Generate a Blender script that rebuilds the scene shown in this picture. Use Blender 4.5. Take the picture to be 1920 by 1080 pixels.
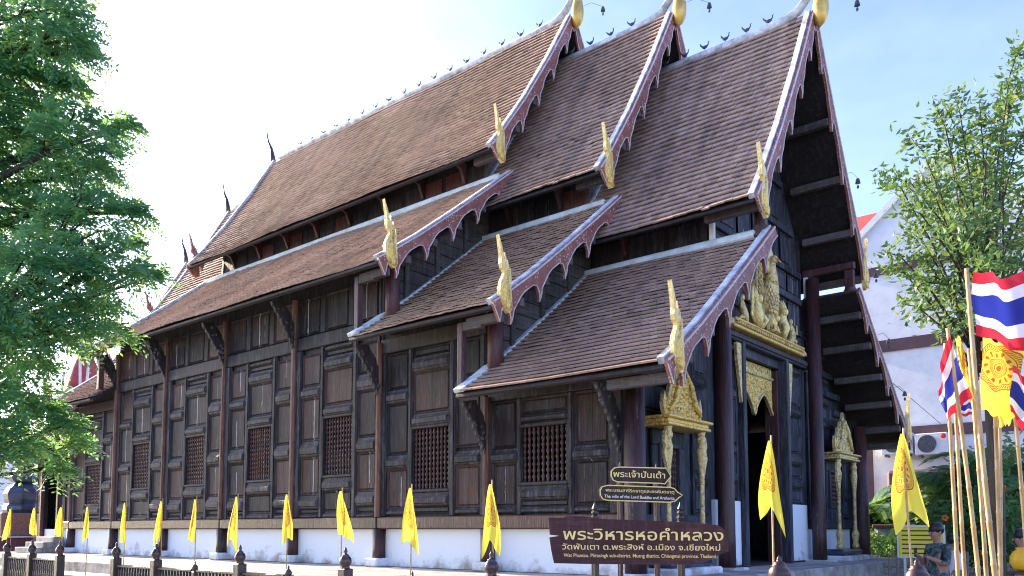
import bpy, math, random
import numpy as np
from mathutils import Vector, Matrix
random.seed(7); R = random.Random(11); NP = np.random.default_rng(5)
S = bpy.context.scene
for o in list(bpy.data.objects): bpy.data.objects.remove(o)

# ------------------------------------------------------------------ camera
FPX, PX, PY = 1533.28, 960.0, 875.12           # focal length and principal point in 1920-wide pixels
YAW, PITCH = 0.69393, 0.076175
CAM = np.array([6.717, -16.481, 1.6])
cd = bpy.data.cameras.new('camera'); co = bpy.data.objects.new('camera', cd); S.collection.objects.link(co)
cd.sensor_width = 36; cd.lens = FPX / 1920 * 36; cd.shift_y = (PY - 540) / 1920; cd.clip_end = 2000; cd.clip_start = .05
co.location = CAM; co.rotation_euler = (math.pi / 2 + PITCH, 0, YAW); S.camera = co
# ------------------------------------------------------------------ sky, sun, exposure
SUN_AZ = math.radians(268.6)     # direction towards the sun, clockwise from +Y: low in the -X, behind the hall's rear end
SUN_EL = math.radians(23.0)
W = bpy.data.worlds.new('World'); S.world = W; W.use_nodes = True
wn = W.node_tree.nodes; wl = W.node_tree.links; wn.clear()
sk = wn.new('ShaderNodeTexSky'); sk.sky_type = 'NISHITA'; sk.sun_disc = False
sk.sun_elevation = SUN_EL; sk.sun_rotation = SUN_AZ; sk.air_density = 1.0; sk.dust_density = 1.2; sk.ozone_density = 3.0
bg = wn.new('ShaderNodeBackground'); bg.inputs[1].default_value = 0.15
wo = wn.new('ShaderNodeOutputWorld')
# thin high cloud over the whole dome: pale veil whose cover follows a soft noise
tc = wn.new('ShaderNodeTexCoord'); mp = wn.new('ShaderNodeMapping'); mp.inputs['Scale'].default_value = (1.6, 1.6, 4.0)
nz = wn.new('ShaderNodeTexNoise'); nz.inputs['Scale'].default_value = 1.5; nz.inputs['Detail'].default_value = 5; nz.inputs['Roughness'].default_value = .55
rp = wn.new('ShaderNodeValToRGB'); rp.color_ramp.elements[0].position = .35; rp.color_ramp.elements[1].position = .95
rp.color_ramp.elements[0].color = (.06, .06, .06, 1); rp.color_ramp.elements[1].color = (.5, .5, .5, 1)
hs = wn.new('ShaderNodeHueSaturation'); hs.inputs['Saturation'].default_value = .6; hs.inputs['Value'].default_value = 1.4
mx = wn.new('ShaderNodeMixRGB')
wl.new(tc.outputs['Generated'], mp.inputs[0]); wl.new(mp.outputs[0], nz.inputs[0]); wl.new(nz.outputs[0], rp.inputs[0])
h2 = wn.new('ShaderNodeHueSaturation'); h2.inputs['Hue'].default_value = .53; h2.inputs['Saturation'].default_value = 1.2; wl.new(sk.outputs[0], h2.inputs['Color'])
wl.new(sk.outputs[0], hs.inputs['Color']); wl.new(rp.outputs[0], mx.inputs[0]); wl.new(h2.outputs[0], mx.inputs[1]); wl.new(hs.outputs[0], mx.inputs[2])
wl.new(mx.outputs[0], bg.inputs[0]); wl.new(bg.outputs[0], wo.inputs[0])
sd = bpy.data.lights.new('sun', 'SUN'); so = bpy.data.objects.new('sun', sd); S.collection.objects.link(so)
sd.energy = 5.0; sd.angle = math.radians(1.0); sd.color = (1, .82, .6)
sdir = Vector((math.sin(SUN_AZ) * math.cos(SUN_EL), math.cos(SUN_AZ) * math.cos(SUN_EL), math.sin(SUN_EL)))
so.rotation_euler = sdir.to_track_quat('Z', 'Y').to_euler(); so.location = (-40, -5, 30)
S.view_settings.view_transform = 'Standard'; S.view_settings.look = 'None'; S.view_settings.gamma = 1
S.view_settings.use_curve_mapping = False; S.view_settings.exposure = 1.92
S.render.engine = 'CYCLES'; S.cycles.use_denoising = True
S.cycles.max_bounces = 6; S.cycles.diffuse_bounces = 3; S.cycles.glossy_bounces = 2; S.cycles.transmission_bounces = 3; S.cycles.transparent_max_bounces = 6
S.cycles.use_light_tree = False; S.cycles.filter_width = 1.1

# ------------------------------------------------------------------ where a place of the photograph lies in the world
_f = np.array([-math.sin(YAW) * math.cos(PITCH), math.cos(YAW) * math.cos(PITCH), math.sin(PITCH)])
_r = np.array([math.cos(YAW), math.sin(YAW), 0.]); _u = np.cross(_r, _f)
def ray(u, v): return _f + _r * (u - PX) / FPX + _u * (PY - v) / FPX
def at(u, v, d): return CAM + ray(u, v) * d
def on(u, v, ax, val):
    d = ray(u, v); k = 'xyz'.index(ax); return CAM + d * ((val - CAM[k]) / d[k])

# ------------------------------------------------------------------ materials
def new_mat(name):
    m = bpy.data.materials.new(name); m.use_nodes = True
    n = m.node_tree.nodes; b = n['Principled BSDF']
    return m, n, m.node_tree.links, b
def setin(b, k, v):
    if k in b.inputs: b.inputs[k].default_value = v
def ramp(n, stops):
    r = n.new('ShaderNodeValToRGB'); e = r.color_ramp.elements
    while len(e) < len(stops): e.new(.5)
    for i, (p, c) in enumerate(stops):
        e[i].position = p; e[i].color = (*c, 1)
    return r
def noise(n, l, vec, scale, detail=4, rough=.55, sc=None):
    t = n.new('ShaderNodeTexNoise'); t.inputs['Scale'].default_value = scale; t.inputs['Detail'].default_value = detail; t.inputs['Roughness'].default_value = rough
    if sc is not None:
        m = n.new('ShaderNodeMapping'); m.inputs['Scale'].default_value = sc; l.new(vec, m.inputs[0]); l.new(m.outputs[0], t.inputs[0])
    else: l.new(vec, t.inputs[0])
    return t.outputs[0]
def mix(n, l, fac, a, b, mode='MIX'):
    m = n.new('ShaderNodeMixRGB'); m.blend_type = mode
    for i, x in enumerate((fac, a, b)):
        if hasattr(x, 'is_output'): l.new(x, m.inputs[i])
        elif isinstance(x, (int, float)): m.inputs[i].default_value = x if i == 0 else (x, x, x, 1)
        else: m.inputs[i].default_value = (*x, 1)
    return m.outputs[0]
def mth(n, l, op, a, b=0, c=0):
    m = n.new('ShaderNodeMath'); m.operation = op
    for i, x in enumerate((a, b, c)):
        if hasattr(x, 'is_output'): l.new(x, m.inputs[i])
        else: m.inputs[i].default_value = x
    return m.outputs[0]
def bump(n, l, b, h, strength=.3, dist=.02):
    x = n.new('ShaderNodeBump'); x.inputs['Strength'].default_value = strength; x.inputs['Distance'].default_value = dist
    l.new(h, x.inputs['Height']); l.new(x.outputs[0], b.inputs['Normal'])
def ocoord(n, kind='Object'):
    t = n.new('ShaderNodeTexCoord'); return t.outputs[kind]

def wood(name, cols, grain=(14, 14, 1.1), rough=.66, streak=None, spec=.28, wear=.35, bs=.35, runs=.22):
    m, n, l, b = new_mat(name); v = ocoord(n)
    g = noise(n, l, v, 3.0, 6, .6, grain); big = noise(n, l, v, .9, 3, .5)
    oi = n.new('ShaderNodeObjectInfo'); rnd = oi.outputs['Random']
    k = mth(n, l, 'ADD', mth(n, l, 'MULTIPLY', mth(n, l, 'SUBTRACT', g, .5), 1.5), mth(n, l, 'MULTIPLY', big, .9)); k = mth(n, l, 'ADD', k, mth(n, l, 'MULTIPLY', mth(n, l, 'SUBTRACT', rnd, .5), .45))
    r = ramp(n, [(.15, cols[0]), (.45, cols[1]), (.8, cols[2])]); l.new(k, r.inputs[0]); col = r.outputs[0]
    # bleached, dusty wear in its own patches along the grain
    wn_ = noise(n, l, v, 2.2, 7, .7, (6, 6, .8)); wr = ramp(n, [(.5, (0, 0, 0)), (.68, (1, 1, 1))]); l.new(wn_, wr.inputs[0])
    col = mix(n, l, mth(n, l, 'MULTIPLY', wr.outputs[0], wear), col, cols[3] if len(cols) > 3 else (.2, .19, .2))
    # run-down marks of whitewash and lime, thin and long, here and there
    rn_ = noise(n, l, v, 1.0, 3, .5, (26, 26, .45)); rr_ = ramp(n, [(.655, (0, 0, 0)), (.7, (1, 1, 1))]); l.new(rn_, rr_.inputs[0])
    brk = noise(n, l, v, 7, 3); br_ = ramp(n, [(.45, (0, 0, 0)), (.6, (1, 1, 1))]); l.new(brk, br_.inputs[0])
    col = mix(n, l, mth(n, l, 'MULTIPLY', mth(n, l, 'MULTIPLY', rr_.outputs[0], br_.outputs[0]), runs), col, (.42, .42, .44))
    if streak:
        ge = n.new('ShaderNodeSeparateXYZ'); l.new(ocoord(n, 'Generated'), ge.inputs[0]); gx = ge.outputs[streak]; gz = ge.outputs[2]
        wob = mth(n, l, 'MULTIPLY', mth(n, l, 'SUBTRACT', noise(n, l, v, 4, 3), .5), .05)
        d = mth(n, l, 'ABSOLUTE', mth(n, l, 'SUBTRACT', mth(n, l, 'ADD', gx, wob), mth(n, l, 'ADD', .38, mth(n, l, 'MULTIPLY', rnd, .3))))
        line = mth(n, l, 'LESS_THAN', d, mth(n, l, 'MULTIPLY', noise(n, l, v, 9, 2), .034))
        seg = mth(n, l, 'GREATER_THAN', noise(n, l, v, 1.1, 2), .44); pick = mth(n, l, 'GREATER_THAN', mth(n, l, 'FRACT', mth(n, l, 'MULTIPLY', rnd, 7.3)), .5)
        col = mix(n, l, mth(n, l, 'MULTIPLY', mth(n, l, 'MULTIPLY', line, seg), mth(n, l, 'MULTIPLY', pick, .75)), col, (.45, .45, .48))
        split = mth(n, l, 'LESS_THAN', mth(n, l, 'ABSOLUTE', mth(n, l, 'SUBTRACT', gx, .52)), .012)
        col = mix(n, l, split, col, (.01, .008, .007))
    l.new(col, b.inputs['Base Color']); rg = mth(n, l, 'ADD', mth(n, l, 'MULTIPLY', g, .35), rough - .18); l.new(rg, b.inputs['Roughness'])
    setin(b, 'Specular IOR Level', spec); bump(n, l, b, mth(n, l, 'ADD', g, mth(n, l, 'MULTIPLY', wn_, .5)), bs * 1.7, .02)
    return m
def plain(name, col, rough=.6, metal=0., var=.25, scale=6., bs=.15, sc=None, spec=.4):
    m, n, l, b = new_mat(name); v = ocoord(n); k = noise(n, l, v, scale, 6, .6, sc)
    a = tuple(c * (1 - var) for c in col); c2 = tuple(min(1, c * (1 + var)) for c in col)
    r = ramp(n, [(.3, a), (.7, c2)]); l.new(k, r.inputs[0]); l.new(r.outputs[0], b.inputs['Base Color'])
    b.inputs['Roughness'].default_value = rough; b.inputs['Metallic'].default_value = metal; setin(b, 'Specular IOR Level', spec)
    if bs: bump(n, l, b, k, bs, .02)
    return m
M = {}
DK = [(.009, .0075, .0085), (.022, .0178, .0195), (.05, .039, .04), (.12, .132, .165)]
M['wall'] = wood('weathered_teak', DK)
M['panel_s'] = wood('weathered_teak_panel', [(.01, .0075, .008), (.028, .0185, .0175), (.085, .042, .028), (.135, .14, .17)], streak='X', wear=.3)
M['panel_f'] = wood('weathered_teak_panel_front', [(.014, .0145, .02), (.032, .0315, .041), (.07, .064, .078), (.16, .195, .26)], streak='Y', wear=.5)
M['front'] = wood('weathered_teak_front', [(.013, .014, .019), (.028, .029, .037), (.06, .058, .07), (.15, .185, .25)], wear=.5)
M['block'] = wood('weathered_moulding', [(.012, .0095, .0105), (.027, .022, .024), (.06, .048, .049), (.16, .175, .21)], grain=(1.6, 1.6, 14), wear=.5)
M['post'] = wood('brown_post', [(.06, .028, .02), (.12, .056, .04), (.2, .105, .075), (.26, .2, .18)], wear=.3)
M['redpost'] = wood('red_brown_post', [(.035, .013, .013), (.066, .023, .022), (.11, .04, .036), (.17, .12, .125)], wear=.3, spec=.4, rough=.5)
M['column'] = wood('lacquered_column', [(.03, .012, .010), (.054, .021, .018), (.09, .038, .031), (.13, .105, .105)], wear=.25, rough=.45, spec=.4)
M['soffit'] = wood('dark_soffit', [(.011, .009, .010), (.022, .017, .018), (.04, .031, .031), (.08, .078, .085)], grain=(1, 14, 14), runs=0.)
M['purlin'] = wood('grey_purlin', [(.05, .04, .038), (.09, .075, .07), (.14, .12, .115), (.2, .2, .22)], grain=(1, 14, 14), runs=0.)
M['plank'] = wood('grey_plank', [(.035, .03, .028), (.07, .06, .056), (.12, .105, .1), (.2, .2, .21)], grain=(14, 1, 14), runs=0.)
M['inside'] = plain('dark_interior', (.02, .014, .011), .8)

def tile_mat():
    m, n, l, b = new_mat('terracotta_tile'); v = ocoord(n)
    a = n.new('ShaderNodeAttribute'); a.attribute_name = 'tone'; a.attribute_type = 'GEOMETRY'
    t = a.outputs['Fac']; big = noise(n, l, v, .55, 3, .6); fine = noise(n, l, v, 22, 4, .6)
    k = mth(n, l, 'ADD', mth(n, l, 'MULTIPLY', t, .6), mth(n, l, 'MULTIPLY', big, .45))
    r = ramp(n, [(.1, (.16, .11, .092)), (.32, (.28, .192, .152)), (.52, (.37, .262, .205)), (.72, (.45, .33, .26)), (.92, (.55, .45, .37))]); l.new(k, r.inputs[0])
    fr = ramp(n, [(.42, (0, 0, 0)), (.72, (1, 1, 1))]); l.new(fine, fr.inputs[0])
    col = mix(n, l, mth(n, l, 'MULTIPLY', fr.outputs[0], .25), r.outputs[0], (.14, .12, .115))
    lich = noise(n, l, v, 1.7, 6, .7); lr = ramp(n, [(.58, (0, 0, 0)), (.75, (1, 1, 1))]); l.new(lich, lr.inputs[0])
    col = mix(n, l, mth(n, l, 'MULTIPLY', lr.outputs[0], .55), col, (.27, .26, .245))
    wst = noise(n, l, v, 1.0, 5, .6, (2.6, .22, .22)); wsr = ramp(n, [(.5, (0, 0, 0)), (.68, (1, 1, 1))]); l.new(wst, wsr.inputs[0])   # dark algae runs down the slope
    col = mix(n, l, mth(n, l, 'MULTIPLY', wsr.outputs[0], .5), col, (.10, .085, .08))
    l.new(col, b.inputs['Base Color']); b.inputs['Roughness'].default_value = .75; setin(b, 'Specular IOR Level', .3); bump(n, l, b, fine, .3, .01)
    return m
M['tile'] = tile_mat()
def gold_mat(name, col, dark, metal, rough, scale, bs, lo=.35, hi=.6):
    m, n, l, b = new_mat(name); v = ocoord(n)
    vo = n.new('ShaderNodeTexVoronoi'); vo.inputs['Scale'].default_value = scale; l.new(v, vo.inputs['Vector'])
    k = noise(n, l, v, scale * .6, 6, .65); big = noise(n, l, v, 3, 3)
    r = ramp(n, [(lo, dark), (hi, col)]); l.new(mth(n, l, 'ADD', mth(n, l, 'MULTIPLY', k, .75), mth(n, l, 'MULTIPLY', big, .3)), r.inputs[0])
    l.new(r.outputs[0], b.inputs['Base Color']); b.inputs['Metallic'].default_value = metal; b.inputs['Roughness'].default_value = rough
    bump(n, l, b, mth(n, l, 'ADD', mth(n, l, 'MULTIPLY', vo.outputs[0], .6), k), bs, .03)
    return m
M['gold'] = gold_mat('gold_leaf_paint', (.9, .71, .28), (.66, .47, .14), .18, .4, 26, .5)
M['goldcarve'] = gold_mat('carved_gilding', (.86, .6, .16), (.17, .11, .05), .35, .38, 26, .8, .32, .52)
M['goldold'] = gold_mat('worn_gilding', (.74, .57, .24), (.13, .095, .06), .28, .42, 24, .8, .33, .56)
M['brassbulb'] = gold_mat('gilded_finial', (.68, .45, .1), (.38, .27, .08), .45, .35, 7, .15)
def barge():
    m, n, l, b = new_mat('red_bargeboard'); v = ocoord(n)
    k = noise(n, l, v, 5, 6, .65, (1, 1, 1)); r = ramp(n, [(.3, (.17, .055, .04)), (.55, (.26, .095, .07)), (.75, (.34, .165, .13))]); l.new(k, r.inputs[0])
    vo = n.new('ShaderNodeTexVoronoi'); vo.inputs['Scale'].default_value = 17; l.new(v, vo.inputs['Vector'])
    cl = noise(n, l, v, 2.6, 2); dot = mth(n, l, 'MULTIPLY', mth(n, l, 'LESS_THAN', vo.outputs[0], .24), mth(n, l, 'GREATER_THAN', cl, .47))
    col = mix(n, l, mth(n, l, 'MULTIPLY', dot, .7), r.outputs[0], (.68, .62, .62))
    wr = noise(n, l, v, 9, 6, .7); wrr = ramp(n, [(.55, (0, 0, 0)), (.75, (1, 1, 1))]); l.new(wr, wrr.inputs[0])
    col = mix(n, l, mth(n, l, 'MULTIPLY', wrr.outputs[0], .3), col, (.42, .3, .27))
    l.new(col, b.inputs['Base Color']); b.inputs['Roughness'].default_value = .6; bump(n, l, b, mth(n, l, 'ADD', k, dot), .3, .01)
    return m
M['barge'] = barge()
M['bargetrim'] = plain('pale_board_edge', (.52, .46, .44), .6, 0, .3, 9)
M['cement'] = plain('lime_cement', (.48, .52, .56), .8, 0, .55, 5, .5)
M['flash'] = plain('pale_lime_flashing', (.56, .64, .68), .8, 0, .25, 4, .4)
def plaster(name, base, stain, lo, hi, z0=None, z1=None):
    m, n, l, b = new_mat(name); v = ocoord(n)
    k = noise(n, l, v, 2.2, 8, .68); r = ramp(n, [(lo, stain), (hi, base)])
    if z0 is not None:   # rain splash and rising damp: dirt that thickens towards the foot of the wall, ragged
        g = n.new('ShaderNodeNewGeometry'); sx = n.new('ShaderNodeSeparateXYZ'); l.new(g.outputs['Position'], sx.inputs[0])
        h = n.new('ShaderNodeMapRange'); l.new(sx.outputs[2], h.inputs[0]); h.inputs[1].default_value = z0; h.inputs[2].default_value = z1; h.inputs[3].default_value = -.26; h.inputs[4].default_value = .1
        k = mth(n, l, 'ADD', k, h.outputs[0])
    l.new(k, r.inputs[0]); k2 = noise(n, l, v, 30, 4)
    l.new(mix(n, l, .25, r.outputs[0], mix(n, l, k2, (.75, .75, .75), (1, 1, 1)), 'MULTIPLY'), b.inputs['Base Color']); b.inputs['Roughness'].default_value = .85
    bump(n, l, b, k2, .15, .01)
    return m
M['plinth'] = plaster('white_limewash', (.76, .79, .82), (.34, .31, .28), .18, .38, .85, 1.4)
M['concrete'] = plaster('old_concrete', (.45, .42, .37), (.15, .13, .11), .34, .58)
M['concrete2'] = plaster('tan_render', (.4, .31, .23), (.2, .15, .11), .32, .6)
M['whitewall'] = plaster('white_painted_wall', (.82, .83, .84), (.68, .69, .71), .3, .55)
M['maroon'] = plain('maroon_band', (.1, .055, .065), .7, 0, .15, 4)
M['purplewall'] = plain('magenta_wall', (.12, .045, .065), .7, 0, .3, 3)
M['bluewall'] = plaster('grey_stained_wall', (.36, .42, .46), (.06, .07, .075), .3, .62)
M['redtile'] = plain('red_roof', (.55, .09, .07), .5, 0, .25, 12)
M['slate'] = plain('dark_lacquer_stupa', (.035, .05, .085), .25, 0, .5, 3, .2, spec=.6)
M['brownstone'] = plain('brown_stupa_band', (.14, .085, .065), .7, 0, .4, 9, .5)
M['redcloth'] = plain('red_cloth', (.3, .05, .06), .8, 0, .2, 4)
M['steel'] = plain('scaffold_pipe', (.5, .5, .52), .4, .5, .15, 6, 0)
M['fencepost'] = wood('fence_wood', [(.018, .011, .012), (.035, .021, .022), (.06, .037, .037), (.11, .1, .105)], wear=.2, rough=.42, spec=.5)
M['finial'] = plain('dark_brown_glaze', (.045, .024, .024), .28, 0, .4, 8, .1, spec=.6)
M['jar'] = plain('brown_clay_jar', (.055, .026, .025), .35, 0, .35, 8, .15)
M['signwood'] = wood('sign_board_wood', [(.05, .017, .017), (.085, .03, .028), (.13, .052, .046), (.18, .11, .1)], grain=(1.1, 1.1, 16), wear=.3)
M['signdark'] = wood('dark_sign_board', [(.022, .015, .013), (.038, .027, .023), (.065, .05, .045), (.12, .11, .11)], grain=(1.1, 1.1, 16), wear=.3)
M['lettering'] = plain('cream_lettering', (.86, .66, .24), .55, 0, .1, 20, 0)
M['letteringw'] = plain('white_lettering', (.8, .75, .62), .6, 0, .1, 20, 0)
M['stick'] = plain('bamboo_stick', (.42, .28, .14), .5, 0, .3, 20)
M['bell'] = plain('green_bronze_bell', (.06, .08, .075), .5, .4, .3, 14)
M['white'] = plain('white_enamel', (.72, .73, .74), .4, 0, .08, 5, 0)
M['fan'] = plain('grey_fan_grille', (.1, .11, .13), .5, 0, .2, 30)
M['redmark'] = plain('red_mark', (.65, .05, .06), .5, 0, .1, 5, 0)
M['mat'] = plain('red_door_mat', (.32, .05, .07), .9, 0, .3, 25, .4)
M['orange'] = plain('varnish_and_window_glow', (.4, .13, .035), .4, 0, .3, 8)
M['paper'] = plain('notice_paper', (.55, .6, .42), .7, 0, .15, 12, 0)
M['yellowboard'] = plain('yellow_notice_board', (.78, .62, .05), .5, 0, .1, 4, 0)
M['ink'] = plain('dark_ink', (.03, .04, .03), .6, 0, .1, 4, 0)
M['picket'] = plain('grey_bamboo_picket', (.2, .17, .14), .8, 0, .4, 14)
M['ground'] = plaster('court_paving', (.34, .32, .28), (.18, .165, .145), .36, .62)
M['soil'] = plain('garden_soil', (.07, .05, .035), .95, 0, .4, 5, .5)
M['bark'] = wood('tree_bark', [(.03, .022, .016), (.06, .045, .034), (.1, .08, .062), (.14, .13, .11)], wear=.3, bs=.8)
M['brick'] = plain('brown_brick_band', (.2, .11, .08), .8, 0, .4, 14, .5)
M['palmstem'] = plain('palm_stem', (.13, .15, .06), .6, 0, .35, 8)
M['strut'] = M['redpost']
def bamboo():
    m, n, l, b = new_mat('bamboo_pole'); v = ocoord(n, 'Generated'); v2 = ocoord(n)
    k = noise(n, l, v2, 3, 5, .6, (8, 8, 1)); r = ramp(n, [(.28, (.2, .11, .045)), (.5, (.46, .3, .13)), (.75, (.62, .46, .24))]); l.new(k, r.inputs[0])
    sp = noise(n, l, v2, 26, 3); sr = ramp(n, [(.62, (0, 0, 0)), (.7, (1, 1, 1))]); l.new(sp, sr.inputs[0])
    l.new(mix(n, l, mth(n, l, 'MULTIPLY', sr.outputs[0], .5), r.outputs[0], (.12, .07, .04)), b.inputs['Base Color']); b.inputs['Roughness'].default_value = .42
    return m
M['bamboo'] = bamboo()
def leafmat(name, cols, trans=.45, rough=.5):
    m, n, l, b = new_mat(name); a = n.new('ShaderNodeAttribute'); a.attribute_name = 'tone'
    r = ramp(n, cols); l.new(a.outputs['Fac'], r.inputs[0]); l.new(r.outputs[0], b.inputs['Base Color']); b.inputs['Roughness'].default_value = rough; setin(b, 'Specular IOR Level', .35)
    t = n.new('ShaderNodeBsdfTranslucent'); tcx = mix(n, l, .5, r.outputs[0], (.4, .58, .12)); l.new(tcx, t.inputs[0])
    ms = n.new('ShaderNodeMixShader'); ms.inputs[0].default_value = trans; l.new(b.outputs[0], ms.inputs[1]); l.new(t.outputs[0], ms.inputs[2])
    l.new(ms.outputs[0], n['Material Output'].inputs[0]); return m
M['leafL'] = leafmat('feathery_leaf', [(0, (.018, .14, .11)), (.4, (.04, .24, .14)), (.75, (.12, .36, .1)), (1, (.45, .52, .06))], .6)
M['leafR'] = leafmat('broad_leaf', [(0, (.025, .08, .035)), (.5, (.055, .145, .05)), (.85, (.12, .2, .06)), (1, (.36, .27, .07))], .3)
M['leafP'] = leafmat('palm_leaf', [(0, (.018, .08, .026)), (.5, (.05, .17, .045)), (.85, (.11, .25, .05)), (1, (.28, .3, .1))], .4)
M['flower'] = plain('orange_flower', (.75, .16, .03), .6, 0, .3, 9, 0)
def flag_thai():
    m, n, l, b = new_mat('tricolour_flag_cloth'); uv = n.new('ShaderNodeUVMap'); sx = n.new('ShaderNodeSeparateXYZ'); l.new(uv.outputs[0], sx.inputs[0])
    r = n.new('ShaderNodeValToRGB'); r.color_ramp.interpolation = 'CONSTANT'; e = r.color_ramp.elements
    red, wh, bl = (.62, .025, .05, 1), (.82, .82, .84, 1), (.02, .03, .27, 1)
    st = [(0, red), (1 / 6, wh), (2 / 6, bl), (4 / 6, wh), (5 / 6, red)]
    while len(e) < 5: e.new(.5)
    for i, (p, c) in enumerate(st): e[i].position = p; e[i].color = c
    l.new(sx.outputs[1], r.inputs[0]); l.new(r.outputs[0], b.inputs['Base Color']); b.inputs['Roughness'].default_value = .7
    t = n.new('ShaderNodeBsdfTranslucent'); l.new(r.outputs[0], t.inputs[0]); ms = n.new('ShaderNodeMixShader'); ms.inputs[0].default_value = .4
    l.new(b.outputs[0], ms.inputs[1]); l.new(t.outputs[0], ms.inputs[2]); l.new(ms.outputs[0], n['Material Output'].inputs[0]); return m
M['thai'] = flag_thai()
def flag_yellow(name, cu, cv, rad, asp):
    # yellow cloth printed with a red wheel: hub, ring of petals, spokes and a double scroll rim (flat print, in the cloth's own UV)
    m, n, l, b = new_mat(name); uv = n.new('ShaderNodeUVMap'); sx = n.new('ShaderNodeSeparateXYZ'); l.new(uv.outputs[0], sx.inputs[0])
    du = mth(n, l, 'MULTIPLY', mth(n, l, 'SUBTRACT', sx.outputs[0], cu), asp); dv = mth(n, l, 'SUBTRACT', sx.outputs[1], cv)
    rr = mth(n, l, 'DIVIDE', mth(n, l, 'SQRT', mth(n, l, 'ADD', mth(n, l, 'MULTIPLY', du, du), mth(n, l, 'MULTIPLY', dv, dv))), rad)
    an = mth(n, l, 'ARCTAN2', dv, du)
    def band(a, c): return mth(n, l, 'MULTIPLY', mth(n, l, 'GREATER_THAN', rr, a), mth(n, l, 'LESS_THAN', rr, c))
    sp = mth(n, l, 'GREATER_THAN', mth(n, l, 'SINE', mth(n, l, 'MULTIPLY', an, 12)), .35)
    fi = mth(n, l, 'GREATER_THAN', mth(n, l, 'SINE', mth(n, l, 'ADD', mth(n, l, 'MULTIPLY', an, 44), mth(n, l, 'MULTIPLY', rr, 60))), .0)
    ink = band(.0, .14)
    for x in (band(.2, .24), band(.4, .43), band(.76, .79), band(.95, 1.0), mth(n, l, 'MULTIPLY', band(.27, .39), fi), mth(n, l, 'MULTIPLY', band(.5, .68), sp), mth(n, l, 'MULTIPLY', band(.81, .93), fi)):
        ink = mth(n, l, 'MAXIMUM', ink, x)
    tint = mth(n, l, 'MULTIPLY', band(0, 1), .25)
    fac = mth(n, l, 'MAXIMUM', mth(n, l, 'MULTIPLY', ink, .92), tint)
    k = noise(n, l, ocoord(n), 5, 3); yc = mix(n, l, k, (.8, .68, .05), (.84, .74, .1))
    c = mix(n, l, fac, yc, (.42, .05, .012)); l.new(c, b.inputs['Base Color']); b.inputs['Roughness'].default_value = .7
    t = n.new('ShaderNodeBsdfTranslucent'); l.new(c, t.inputs[0]); ms = n.new('ShaderNodeMixShader'); ms.inputs[0].default_value = .4
    l.new(b.outputs[0], ms.inputs[1]); l.new(t.outputs[0], ms.inputs[2]); l.new(ms.outputs[0], n['Material Output'].inputs[0]); return m
M['yellow'] = flag_yellow('yellow_wheel_flag', .5, .55, .27, .75)
M['yellowbig'] = flag_yellow('yellow_wheel_flag_large', .46, .64, .31, .52)
def camo():
    m, n, l, b = new_mat('camouflage_cloth'); v = ocoord(n); k = noise(n, l, v, 11, 3)
    r = ramp(n, [(.0, (.02, .03, .03)), (.44, (.05, .075, .07)), (.53, (.12, .16, .15)), (.6, (.03, .05, .06))]); r.color_ramp.interpolation = 'CONSTANT'
    l.new(k, r.inputs[0]); l.new(r.outputs[0], b.inputs['Base Color']); b.inputs['Roughness'].default_value = .85; return m
M['camo'] = camo()
M['skin'] = plain('skin', (.33, .17, .11), .5, 0, .1, 20, 0)
M['hair'] = plain('black_hair', (.012, .01, .01), .4, 0, .3, 40, .3, (1, 1, .2))
M['jeans'] = plain('dark_trousers', (.03, .035, .045), .8, 0, .2, 20)
M['shirtw'] = plain('white_shirt', (.72, .72, .76), .8, 0, .08, 8)
M['redcl'] = plain('dark_red_trousers', (.28, .02, .04), .8, 0, .15, 8)
M['teal'] = plain('teal_shirt', (.12, .42, .4), .8, 0, .15, 8)
M['bluecl'] = plain('blue_skirt', (.05, .2, .42), .8, 0, .15, 8)
M['shoe'] = plain('dark_shoe', (.02, .02, .022), .5, 0, .2, 8, 0)
M['phone'] = plain('black_phone', (.01, .01, .012), .2, 0, .1, 8, 0)
M['yball'] = plain('yellow_plastic', (.75, .42, .02), .35, 0, .1, 5, 0)

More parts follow.
